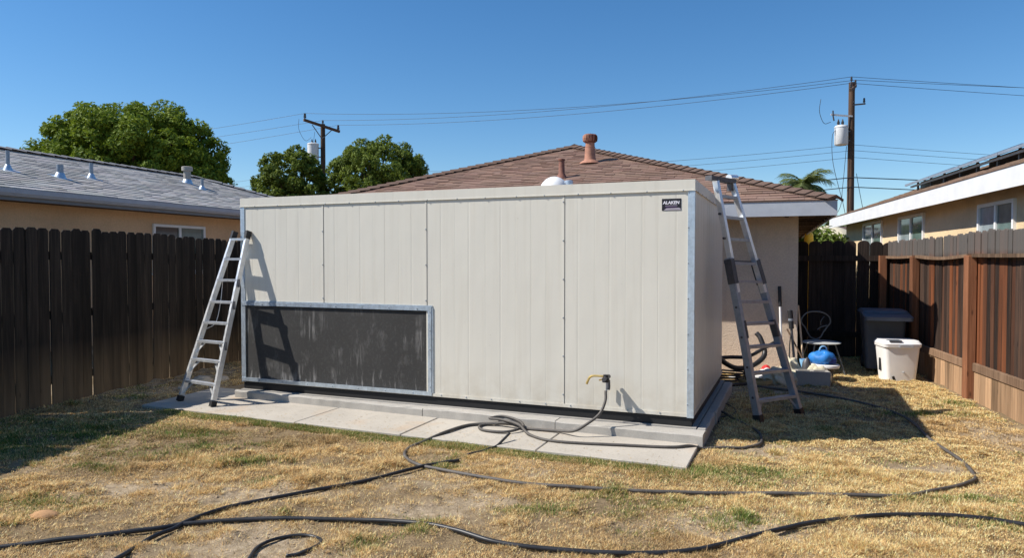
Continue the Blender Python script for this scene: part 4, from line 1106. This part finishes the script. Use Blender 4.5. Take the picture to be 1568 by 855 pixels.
def wire(name, nodes, sags, r, label, cat='power line'):
    pts = []
    for (a, b), sg in zip(zip(nodes[:-1], nodes[1:]), sags):
        a, b = Vector(a), Vector(b)
        for k in range(24):
            t = k / 24; p = a.lerp(b, t); p.z -= 4 * sg * t * (1 - t); pts.append(p)
    pts.append(Vector(nodes[-1])); tag(MB().tube(pts, r, 5).build(name, wire_m, None, 'all'), label, cat)
FL = lambda z: (-62.0, 66.0, z); FR = lambda z: (60.0, 36.0, z)
plv = Vector((PL[0], PL[1], 0)); prv = Vector((PR[0], PR[1], 0))
wire('power_line', [FL(10.4), plv + ca + Vector((.06, -.15, .42)), prv + ar * 1.15 + Vector((0, -.13, PRh + .33)), FR(9.9)], [.6, .55, .3], .010, 'highest power line strung across the sky over both poles')
wire('power_line', [FL(9.9), plv + Vector((0, 0, PLh + .24)), prv + Vector((-.02, 0, PRh + .25)), FR(9.3)], [.6, .50, .3], .010, 'second power line down, resting on the tops of both poles')
wire('power_line', [FL(8.6), plv + cb + Vector((-.08, -.25, .42)), prv + ar * -1.15 + Vector((0, -.13, PRh - .31)), FR(8.6)], [.6, .45, .3], .010, 'third power line down, on the low ends of the crossarms')
for i, (zl, zr, lab) in enumerate(((PLh - 3.0, PRh - 2.75, 'upper thin service wire of three below the transformers'), (PLh - 3.4, PRh - 3.0, 'middle thin service wire of three below the transformers'), (PLh - 3.85, PRh - 3.3, 'lower thin service wire of three below the transformers'))):
    wire('service_wire', [FL(zl - 1.2), plv + Vector((0, -.2, zl)), prv + Vector((0, -.16, zr)), FR(zr - .9)], [.7, .5, .4], .008, lab)
wire('telephone_cable', [FL(5.2), plv + Vector((0, -.2, PLh - 4.6)), prv + Vector((0, -.16, PRh - 4.18)), FR(4.9)], [.5, .6, .2], .022, 'thick upper telephone cable crossing the right pole above the rooflines', 'cable')
wire('telephone_cable', [FL(4.4), plv + Vector((0, -.2, PLh - 5.3)), prv + Vector((0, -.16, PRh - 4.60)), FR(4.2)], [.5, .6, .2], .020, 'thick lower telephone cable just above the right house roof', 'cable')

# ------------------------------------------------------------------ trees
def leaf_cloud(name, mat, parent, lobes, n, size, seed, cup=.55):
    """lobes: list of (centre, radius); leaves gathered in clumps on the lobes' shells"""
    g = np.random.default_rng(seed); L = len(lobes)
    c = np.array([l[0] for l in lobes]); r = np.array([l[1] for l in lobes])
    pick = g.choice(L, n, p=r ** 2 / (r ** 2).sum())
    d = g.normal(size=(n, 3)); d /= np.linalg.norm(d, axis=1)[:, None]
    # sprays: snap directions towards a few dozen twig directions per lobe
    tw = g.normal(size=(L, 26, 3)); tw /= np.linalg.norm(tw, axis=2)[:, :, None]
    td = tw[pick, g.integers(0, 26, n)]
    d = d * .34 + td; d /= np.linalg.norm(d, axis=1)[:, None]
    rad = r[pick] * (.62 + .50 * g.random(n) ** .7)
    p = c[pick] + d * rad[:, None] * np.array([1, 1, .92])
    nrm_ = d * .8 + g.normal(size=(n, 3)) * .55 + np.array([0, 0, .25]); nrm_ /= np.linalg.norm(nrm_, axis=1)[:, None]
    t = np.cross(nrm_, g.normal(size=(n, 3))); t /= np.linalg.norm(t, axis=1)[:, None]; b = np.cross(nrm_, t)
    s = size * (.6 + .8 * g.random(n))[:, None]
    V = np.stack([p - t * s, p + b * s * .45, p + t * s - nrm_ * s * .25, p - b * s * .45], 1).reshape(-1, 3)
    F = np.arange(n * 4).reshape(n, 4)
    me = np_mesh(name, V, F, mat, False)
    tint = np.clip(.25 + .5 * g.random(n) + .25 * (g.random(L)[pick] - .5), 0, 1)
    col = np.ones((n, 4, 4), 'f'); col[:, :, :3] = tint[:, None, None]
    a = me.attributes.new('tint', 'FLOAT_COLOR', 'POINT'); a.data.foreach_set('color', col.ravel())
    return link(name, me, parent)
def tree(label, loc, w, h0, h1, mat, seed, n=26000, size=.13, lobes=60, flat=.8, group=None):
    """round-headed tree: crown from h0 to h1, w wide"""
    g = random.Random(seed); t = thing('tree', label, 'tree', loc)
    cz = (h0 + h1) / 2; rz = (h1 - h0) / 2; rx = w / 2
    LB = []
    for k in range(lobes):      # even spread of directions, three shells
        zz = 1 - 2 * (k + .5) / lobes; ph = k * 2.39996 + g.uniform(-.3, .3); rr_ = math.sqrt(1 - zz * zz)
        d = Vector((rr_ * math.cos(ph), rr_ * math.sin(ph), zz))
        q = (g.uniform(.80, .92), g.uniform(.66, .86), g.uniform(.78, .90), g.uniform(.30, .6))[k % 4]; lr = g.uniform(.12, .19) * (rx + rz) / 2
        p = Vector((d.x * rx * q, d.y * rx * q * .9, cz + d.z * rz * q))
        LB.append((tuple(p), lr))
    trunk = MB(); trunk.tube([(0, 0, -.2), (.05, 0, h0 * .6), (0, .05, cz * .9)], [.05 * w, .038 * w, .028 * w], 10)
    trunk.build('trunk', bark, t, True)
    for p, lr in LB[::4]:
        pv_ = Vector(p); st = Vector((0, .03, max(h0 * .55, cz * .6)))
        mid = st.lerp(pv_, .5) + Vector((0, 0, .12 * (pv_ - st).length))
        MB().tube(catmull([st, mid, pv_], 4), [.014 * w * (1 - .09 * i) for i in range(9)], 6).build('limb', bark, t, True)
    leaf_cloud('crown', mat, t, LB, n, size, seed)
    return t
tree('large dense round green tree rising behind the grey roof', (-16.73, 31, 0), 8.9, 1.2, 8.6, leaf_a, 3, 150000, .088, 260)
tree('smaller round green tree left of the dark pole', (-11.24, 36, 0), 4.1, 1.8, 7.45, leaf_b, 5, 56000, .075, 130)
tree('wide uneven green tree right of the dark pole', (-6.91, 36.6, 0), 6.0, 1.4, 8.05, leaf_b, 8, 80000, .08, 160)

def palm(label, loc, h, fr, nf, seed, size=1.0):
    g = random.Random(seed); t = thing('palm_tree', label, 'palm tree', loc)
    MB().tube([(0, 0, -.2), (.1, 0, h * .5), (.05, 0, h)], [.2, .15, .13], 10).build('trunk', bark, t, True)
    for k in range(nf):
        a = 2 * math.pi * k / nf + g.uniform(-.3, .3); el = g.uniform(-.35, 1.25); L = fr * g.uniform(.75, 1.1)
        pts = []; p = Vector((.05, 0, h)); e_ = el
        for i in range(9):
            pts.append(p.copy()); p += Vector((math.cos(a) * math.cos(e_), math.sin(a) * math.cos(e_), math.sin(e_))) * L / 8; e_ -= .20
        m = MB(); m.tube(pts, [.022 * (1 - .1 * i) for i in range(9)], 4); tint = [(.7, .7, .7, 1)] * len(m.f)
        for i in range(1, 9):
            for q in (0, .2, .4, .6, .8):
                if i + q > 8: continue
                p0_ = pts[i - 1].lerp(pts[i], q); dr = (pts[i] - pts[i - 1]).normalized(); sd = dr.cross(Vector((0, 0, 1)))
                if sd.length < .05: continue
                sd.normalize()
                for s_ in (-1, 1):
                    ll = .55 * size * (1 - abs(i - 4.5) / 8) * g.uniform(.8, 1.15); tip = p0_ + (sd * s_ * .72 + dr * .6 + Vector((0, 0, -.30 - .3 * g.random()))) * ll
                    w = dr * .014
                    m.add([p0_ - w, p0_ + w, p0_.lerp(tip, .5) + w * .8, tip, p0_.lerp(tip, .5) - w * .8], [(0, 1, 2, 3, 4)]); v = g.uniform(.1, .9); tint.append((v, v, v, 1))
        m.tint = tint; m.build('frond', palm_m, t)
palm('feathery palm showing above the right end of the brown roof', (11.17, 27, 0), 4.45, 1.3, 30, 4)
palm('small low palm just left of the right neighbour roof', (13.98, 30.5, 0), 3.2, .9, 14, 9, .8)
def shrub(label, loc, w, h, seed, n=5000, mat=None, name='shrub'):
    g = random.Random(seed); t = thing(name, label, 'shrub', loc); LB = []
    for k in range(18): LB.append(((g.uniform(-w, w) / 2, g.uniform(-.4, .4) * w, g.uniform(.25, .85) * h), g.uniform(.16, .26) * h))
    for k in range(4): MB().tube([(g.uniform(-.1, .1), 0, -.1), (g.uniform(-w, w) * .25, 0, h * .6)], [.04, .02], 6).build('stem', bark, t)
    leaf_cloud('foliage', mat or shrub_m, t, LB, n, .09, seed)
shrub('dark leafy shrub showing under the corner of the tan eave', (8.00, 19, 0), 1.4, 2.6, 3, 5000, leaf_b)
shrub('grey-green shrub behind the dark fence below the white fascia', (9.65, 21, 0), 1.8, 2.45, 6, 6000)
shrub('bright shrub behind the grey-green one beside the white fascia', (11.58, 26, 0), 1.8, 3.1, 12, 5000, leaf_a)
# pale thatched hut roof and yellow post behind the fence
hut = thing('straw_mound', 'pale straw coloured mound behind the dark fence', 'mound', (10.25, 23, 0))
m = MB(); prof = [(2.1, 0), (1.75, 1.2), (1.3, 2.1), (.8, 2.55), (.25, 2.72), (.02, 2.74)]
m.lathe(prof, 26); m.v = [(x * (1 + .08 * math.sin(7 * math.atan2(y, x))), y, z + .05 * math.sin(9 * x)) for x, y, z in m.v]; m.build('mound_body', canvas, hut, True)
yp = thing('yellow_post', 'yellow post standing behind the dark fence', 'post', (6.77, 16, 0))
MB().lathe([(.10, -.1), (.10, 1.9), (.13, 1.92), (.13, 2.02), (.10, 2.05), (.09, 2.2), (.05, 2.28), (.01, 2.3)], 14).build('post', yellow_m, yp, True)

# ------------------------------------------------------------------ clutter beside the house
def gz(x, y): return gh(x, y)
# white bin with a lid
x, y = 5.17, 9.38
wb = thing('white_bin', 'white rectangular plastic bin with a closed lid beside the dark wheelie bin', 'bin', (x, y, gz(x, y) + .0), -R(8))
def taper(m, b0, t0, z0, z1, inset=.03, n=4):
    def rr(w, d, z):
        r = inset; out_ = []
        for sx, sy, a0 in ((1, -1, -90), (1, 1, 0), (-1, 1, 90), (-1, -1, 180)):
            for k in range(n + 1):
                a = R(a0 + 90 * k / n); out_.append((sx * (w / 2 - r) + r * math.cos(a), sy * (d / 2 - r) + r * math.sin(a), z))
        return out_
    a, b = rr(*b0, z0), rr(*t0, z1); k = len(a)
    return m.add(a + b, [tuple(range(k - 1, -1, -1)), tuple(range(k, 2 * k))] + [(i, (i + 1) % k, k + (i + 1) % k, k + i) for i in range(k)])
taper(MB(), (.375, .32), (.45, .38), 0, .47, .055).build('body', white_pl, wb, True)
taper(MB(), (.475, .41), (.485, .42), .462, .505, .06).build('rim', white_pl, wb, True)
taper(MB(), (.485, .42), (.43, .36), .506, .548, .05).build('lid', white_pl, wb, True)
MB().bbox((-.17, -.205, .535), (-.02, -.08, .556)).build('latch', navy_pl, wb)
MB().bbox((-.05, -.226, .462), (.12, -.211, .498)).build('handle', galv, wb)
MB().bev((-.215, -.02, .13), (-.196, .05, .30), .006).build('side_grip', black_pl, wb)
MB().bar((-.085, -.168, .0), (-.115, -.180, .075), .03, .012, (0, 1, 0)).build('peeling_tape', black_pl, wb)
MB().tube([(.02, -.170, .13), (.02, -.18, .13)], .012, 8).build('drain_plug', galv, wb)
# charcoal wheelie bin
x, y = 5.40, 10.20
wbn = thing('wheelie_bin', 'tall charcoal blue wheelie bin in the shaded fence corner', 'bin', (x, y, gz(x, y)), -R(21))
taper(MB(), (.46, .50), (.545, .60), .05, .82, .05).build('body', navy_pl, wbn, True)
taper(MB(), (.60, .66), (.60, .66), .80, .85, .05).build('rim', navy_pl, wbn, True)
taper(MB(), (.62, .68), (.56, .62), .852, .89, .06).build('lid', navy_pl, wbn, True)
MB().tube([(-.27, .35, .86), (.27, .35, .86)], .018, 8).build('handle', navy_pl, wbn, True)
taper(MB(), (.30, .02), (.36, .02), .10, .66, .009).build('front_panel', navy_pl, wbn, True); wbn.children[-1].location = (0, -.30, 0) ; wbn.children[-1].rotation_euler = (R(4.2), 0, 0)
for s_ in (-1, 1):
    o = MB().lathe([(.10, -.03), (.10, .03)], 18).build('wheel', black_pl, wbn, True); o.rotation_euler = (0, R(90), 0); o.location = (s_ * .22, .26, .10)
# chair with a wire loop back
x, y = 4.36, 9.86
ch = thing('chair', 'old chair with a round pale seat and wire loop back against the dark fence', 'chair', (x, y, gz(x, y)), R(0))
MB().lathe([(.02, -.020), (.20, -.016), (.255, -.004), (.26, .004), (.24, .012), (.12, .017), (.01, .018)], 28, (0, 0, .44)).build('seat', m_simple('pale_seat', (.42, .43, .42), .6), ch, True)
for a, b in (((.14, -.12), (.25, -.20)), ((-.14, -.12), (-.25, -.20)), ((.14, .12), (.23, .22)), ((-.14, .12), (-.23, .22))):
    MB().tube([(a[0], a[1], .43), (b[0], b[1], 0.005)], .011, 8).build('leg', chair_m, ch, True)
lp = [(.02, .22, .46), (.09, .225, .49), (.13, .23, .56), (.19, .235, .64), (.235, .24, .70), (.22, .245, .78), (.14, .25, .84), (.02, .25, .86), (-.10, .25, .84), (-.17, .245, .77), (-.18, .24, .70), (-.13, .235, .63), (-.09, .23, .55), (-.05, .225, .49), (.02, .22, .46)]
MB().tube(catmull(lp, 5), .010, 8).build('back_loop', chair_m, ch, True)
MB().tube(catmull([(.05, .235, .60), (.10, .24, .635), (.19, .24, .66)], 4), .008, 6).build('back_wire', chair_m, ch, True)
MB().tube(catmull([(.10, .238, .66), (.10, .24, .72), (.15, .242, .79)], 4), .005, 6).build('back_wire', chair_m, ch, True)
# bucket with a white rim carrying a blue bag
x, y = 4.17, 9.38
bk = thing('bucket', 'dark bucket with a white lid in front of the chair', 'bucket', (x, y, gz(x, y)))
MB().lathe([(.10, 0), (.125, .02), (.15, .18)], 20).build('body', m_simple('dark_bucket', (.04, .04, .042), .6), bk, True)
MB().lathe([(.15, .175), (.205, .185), (.215, .20), (.21, .225), (.17, .235), (.02, .24)], 24).build('lid', white_pl, bk, True)
bb = thing('blue_bag', 'blue rounded bag with a handle sitting on the white bucket lid', 'bag', (x, y, gz(x, y) + .238))
m = MB(); m.lathe([(.13, 0), (.158, .02), (.170, .05), (.170, .085), (.158, .115), (.135, .140), (.10, .155), (.05, .162), (.01, .164)], 36)
m.v = [(vx * (1 + .05 * math.sin(5 * math.atan2(vy, vx))), vy * (1 + .04 * math.cos(7 * math.atan2(vy, vx))), vz * (1 + .09 * math.sin(vx * 31 + 1) + .06 * math.cos(vy * 40))) for vx, vy, vz in m.v]
m.build('body', blue_pl, bb, 'all')
MB().tube(catmull([(-.05, -.01, .17), (-.035, -.02, .215), (.0, -.02, .23), (.035, -.02, .215), (.05, -.01, .17)], 4), .010, 6).build('handle', blue_lt, bb, True)
MB().bev((.01, -.158, .012), (.12, -.125, .085), .01).build('pocket', m_simple('navy_cloth', (.012, .035, .18), .6), bb)
MB().tube(catmull([(-.03, -.15, .01), (-.05, -.14, .08), (-.02, -.10, .16)], 4), .007, 6).build('strap', blue_lt, bb, True)
cupx, cupy = 3.94, 9.42
o = MB().lathe([(.045, 0), (.06, .14), (.055, .14), (.043, .01)], 16, (cupx, cupy, gz(cupx, cupy) + .14)).build('plastic_cup', blue_lt, None, True); tag(o, 'pale blue plastic cup on the rubble left of the blue bag', 'cup')
o = MB().lathe([(.10, 0), (.09, .14), (.02, .141)], 10, (cupx, cupy, gz(cupx, cupy) - .005)).build('paver_stub', conc2, None); tag(o, 'small grey concrete stub under the pale blue cup', 'block')
# concrete block
x, y = 3.86, 8.98
cb_ = thing('concrete_block', 'grey hollow concrete block at the edge of the shadow', 'block', (x, y, gz(x, y) - .005), -R(14))
m = MB()
for lo, hi in (((-.20, -.10, 0), (.20, -.065, .19)), ((-.20, .065, 0), (.20, .10, .19)), ((-.20, -.0645, 0), (-.165, .0645, .19)), ((.165, -.0645, 0), (.20, .0645, .19)), ((-.02, -.0645, 0), (.02, .0645, .19))): m.bbox(lo, hi)
m.build('block_body', conc2, cb_)
def lump(name, label, cat, loc, size, mat, seed, sub=5, amp=.35, freq=3.0):
    import bmesh
    bm = bmesh.new(); bmesh.ops.create_icosphere(bm, subdivisions=sub, radius=1)
    for v in bm.verts:
        c = v.co; n_ = float(fbm(np.array([c.x * freq + c.z * 1.7 + seed]), np.array([c.y * freq - c.z * 1.3 + seed * 2.1]), seed, 3)[0])
        n2 = abs(math.sin(c.x * 5 + seed) * math.cos(c.y * 4 + c.z * 3))
        v.co = c * (1 - amp * .5 + amp * n_ + amp * .25 * n2)
        if v.co.z < -.35: v.co.z = -.35
    me = bpy.data.meshes.new(name); bm.to_mesh(me); bm.free(); me.materials.append(mat); me.polygons.foreach_set('use_smooth', [True] * len(me.polygons))
    o = link(name, me, None, (loc[0], loc[1], gz(loc[0], loc[1]) + loc[2] + .35 * size[2] - .006)); o.scale = size; return tag(o, label, cat)
lump('canvas_bundle', 'crumpled cream canvas tarpaulin heaped by the concrete block', 'tarpaulin', (3.52, 9.05, 0), (.25, .16, .16), canvas, 4, 5, .6)
lump('canvas_bundle', 'round cream cloth bundle on top of the rubbish heap', 'bundle', (3.76, 9.42, .0), (.14, .12, .20), canvas, 9, 4, .5)
lump('white_rag', 'crumpled white rag between the canvas and the house wall', 'rag', (3.55, 9.40, 0), (.22, .12, .12), rag_w, 14, 4, .6)
lump('canvas_bundle', 'flattened cream sack draped behind the concrete block', 'sack', (4.00, 9.14, .0), (.17, .09, .17), canvas, 19, 4, .6)
lump('dark_jug', 'dark squat can standing between the bundles', 'can', (3.90, 9.24, .0), (.07, .06, .24), steel_dk, 23, 3, .25)
lump('red_valve', 'red rounded valve cap on the ground by the house wall', 'valve cap', (3.50, 9.62, 0), (.075, .07, .12), red_pl, 27, 4, .3)
lump('white_rag', 'long white rag beneath the ladder by the house', 'rag', (3.28, 9.32, 0), (.22, .07, .05), rag_w, 31, 4, .5)
o = MB().tube([(2.95, 9.5, gz(2.95, 9.5) + .03), (3.42, 9.30, gz(3.42, 9.30) + .03)], .022, 8).build('plastic_pipe', white_pl, None, True); tag(o, 'short white plastic pipe lying by the house wall', 'pipe')
# tools leaning on the wall corner
def tool(name, label, cat, foot, top, r, mat, parts):
    t = thing(name, label, cat, (foot[0], foot[1], gz(foot[0], foot[1]))); d = Vector(top) - Vector((foot[0], foot[1], 0))
    MB().tube([(0, 0, .0), d], r, 10).build('handle', mat, t, True); parts(t, d); return t
def p1(t, d): MB().tube([d * .80, d * 1.03], .024, 10).build('grip', black_pl, t, True); MB().bev((-.09, -.02, -.005), (.09, .02, .05), .006).build('head', red_pl, t)
tool('push_broom', 'white handled pole with a black grip leaning on the stucco wall', 'broom', (3.74, 9.66), (3.74, 9.79, 1.22), .016, white_pt, p1)
def p2(t, d):
    MB().tube([d * .72, d * .99], .034, 10).build('motor_head', black_pl, t, True); MB().lathe([(.036, 0), (.036, .03)], 12, tuple(d * .84)).build('collar', alu_dull_shade, t, True)
    MB().tube(catmull([d * .7, d * .5 + Vector((-.05, -.02, 0)), d * .3 + Vector((-.07, -.02, 0)), Vector((-.10, -.05, .02))], 5), .008, 6).build('cable', black_pl, t, True)
tool('string_trimmer', 'black handled tool leaning beside the white pole on the wall corner', 'garden tool', (3.90, 9.60), (3.86, 9.72, .93), .017, steel_dk, p2)
def p3(t, d): MB().bev((-.012, -.008, -.0), (.012, .008, .22), .003).build('ferrule', white_pt, t)
tool('wooden_stick', 'thin bare wooden stick leaning in front of the dark fence', 'stick', (4.05, 9.66), (4.08, 9.98, .98), .013, stick_m, p3)
def p4(t, d): MB().bev((-.1, -.01, 0), (.1, .01, .07), .004).build('head', steel_dk, t)
tool('wooden_rake', 'thin dark rake leaning low across the wall corner', 'rake', (4.10, 9.50), (3.83, 9.74, .66), .011, wood_rail, p4)
# black corrugated hoses by the wall
W1 = [(2.55, 8.75, .42), (2.75, 8.95, .28), (2.95, 9.1, .20), (3.2, 9.25, .22), (3.38, 9.35, .35), (3.36, 9.45, .55), (3.32, 9.5, .62)]
hose('flexible_duct', W1, .034, hose_m, 'fat black flexible pipe sagging behind the grey ladder')
W2 = [(2.45, 8.85, .36), (2.8, 9.0, .36), (3.05, 9.05, .36), (3.3, 9.2, .44), (3.5, 9.3, .52)]
hose('flexible_duct', W2, .024, hose_m, 'straight black pipe running along the wall behind the grey ladder')
W3 = [(3.02, 9.0, .42), (2.98, 8.95, .34), (2.98, 8.92, .18), (3.0, 8.9, gz(3, 8.9) + .02), (2.9, 8.8, gz(2.9, 8.8) + .02), (2.6, 8.7, gz(2.6, 8.7) + .02), (2.4, 8.72, gz(2.4, 8.72) + .02)]
hose('flexible_duct', W3, .020, hose_m, 'thin black pipe dropping to the ground behind the grey ladder')
cpts = []
for k in range(44):
    a = k * .45; rr = .17 + .006 * (k % 7); cpts.append((3.12 + rr * math.cos(a), 8.95 + rr * .9 * math.sin(a), gz(3.12, 8.95) + .016 + .0012 * k))
o = MB().tube(cpts, .009, 6).build('cable_coil', m_simple('yellowed_cable', (.40, .31, .15), .6), None, 'all'); tag(o, 'coil of yellowish cable on the ground behind the grey ladder', 'cable')
cpts = []
for k in range(50):
    a = k * .42; rr = .26 + .02 * math.sin(k * 1.7); cpts.append((2.72 + rr * 1.3 * math.cos(a), 9.15 + rr * .7 * math.sin(a), gz(2.72, 9.15) + .018 + .0022 * k))
o = MB().tube(cpts, .012, 6).build('hose_coil', hose_m, None, 'all'); tag(o, 'tangled black hose coil at the foot of the house wall', 'hose')
hose('loose_cable', G([(2.0, 6.75), (2.08, 6.95), (2.25, 7.1), (2.36, 7.4), (2.30, 7.8)], .006), .007, hose_m, 'thin black cable on the shaded ground beside the plinth')

# ------------------------------------------------------------------ stones and clods
lump('stone', 'flat orange-brown stone on the dry lawn at the left', 'stone', (-2.93, 4.36, 0), (.085, .05, .035), rock_o, 41, 3, .5)
for k, (x, y, s_, lab) in enumerate(((-4.02, 9.05, .11, 'pale grey stone at the foot of the left fence behind the ladder'), (-3.86, 9.28, .075, 'smaller pale stone to the right of the grey one by the left fence'), (-4.12, 8.75, .05, 'small tan stone nearest the camera by the left fence'))):
    lump('stone', lab, 'stone', (x, y, 0), (s_ * 1.2, s_, s_ * .7), rock_m, 50 + k, 3, .5)
def clods(n=900):
    import bmesh
    g = np.random.default_rng(77); m = MB(); c = 0
    while c < n:
        y = 2.9 + 7 * g.random() ** 1.7; x = (g.random() * 2 - 1) * (.8 * y + .5)
        if x > 4.8 + .2456 * (y - 6.7) or x < -5.1 + .231 * (y - 7.12): continue
        u, v = cool_uv(x, y)
        if -5.8 < u < .3 and -1.0 < v < 3: continue
        if g.random() > .15 + float(spots(np.array([x]), np.array([y]), BARE)[0]): continue
        s_ = .004 + .011 * g.random() ** 2; z = gh(x, y); b = len(m.v); a0 = g.random() * 6
        vs = [(x + s_ * math.cos(a0 + k * 1.257) * (.8 + .5 * g.random()), y + s_ * math.sin(a0 + k * 1.257) * (.8 + .5 * g.random()), z + s_ * .1) for k in range(5)] + [(x, y, z + s_ * .8)]
        m.add(vs, [(k, (k + 1) % 5, 5) for k in range(5)]); c += 1
    o = m.build('soil_crumbs', dirt_m); tag(o, 'small crumbs of dry soil scattered over the lawn', 'soil', kind='stuff')
clods()

def litter(name, label, cat, n, mat, spot, size, aspect, seed, zf):
    """flat dead leaves or straw lying loose"""
    g = np.random.default_rng(seed); m = MB()
    while len(m.f) < n:
        x, y = spot(g)
        z = zf(x, y)
        if z is None: continue
        a = g.random() * 6.28; L = size * (.5 + g.random()); w = L * aspect * (.6 + .8 * g.random()); tl = (g.random() - .5) * L * .5
        d = (math.cos(a), math.sin(a)); q = (-d[1], d[0])
        m.add([(x - d[0] * L, y - d[1] * L, z + .002), (x + q[0] * w, y + q[1] * w, z + .004 + abs(tl) * .5), (x + d[0] * L, y + d[1] * L, z + .003 + abs(tl)), (x - q[0] * w, y - q[1] * w, z + .003)], [(0, 1, 2, 3)])
    o = m.build(name, mat); tag(o, label, cat, kind='stuff')
def on_lawn(x, y):
    u, v = cool_uv(x, y)
    if u > -5.8 and u < .3 and -1.0 < v < 3.0: return None
    if x < -5.1 + .231 * (y - 7.12) or x > 4.8 + .2456 * (y - 6.7): return None
    return gh(x, y) + .004
litter('dead_leaves', 'brown dead leaves scattered by the left fence and over the lawn', 'leaves', 420, m_simple('dead_leaf', (.22, .13, .06), .8, var=.4, scale=3), lambda g: ((-5.0 + .231 * (-7.12) + 1.9 * g.random() ** 2 + .231 * (t_ := 4.5 + 6 * g.random()), t_) if g.random() < .7 else ((g.random() - .5) * 8, 3.2 + 5 * g.random())), .016, .42, 5, on_lawn)
def on_slab(x, y):
    u, v = cool_uv(x, y)
    if not (-5.5 < u < .0 and -.88 - .026 * u < v < -.2): return None
    return .0590
litter('straw_litter', 'loose straw and crumbs blown onto the concrete slab', 'litter', 520, m_simple('straw_bit', (.40, .29, .14), .9, var=.4, scale=3), lambda g: (lambda u, v: (C0[0] + u * math.cos(CY) + v * math.sin(CY), C0[1] - u * math.sin(CY) + v * math.cos(CY)))(-5.5 * g.random(), -.2 - .7 * g.random() ** .45), .012, .10, 6, on_slab)
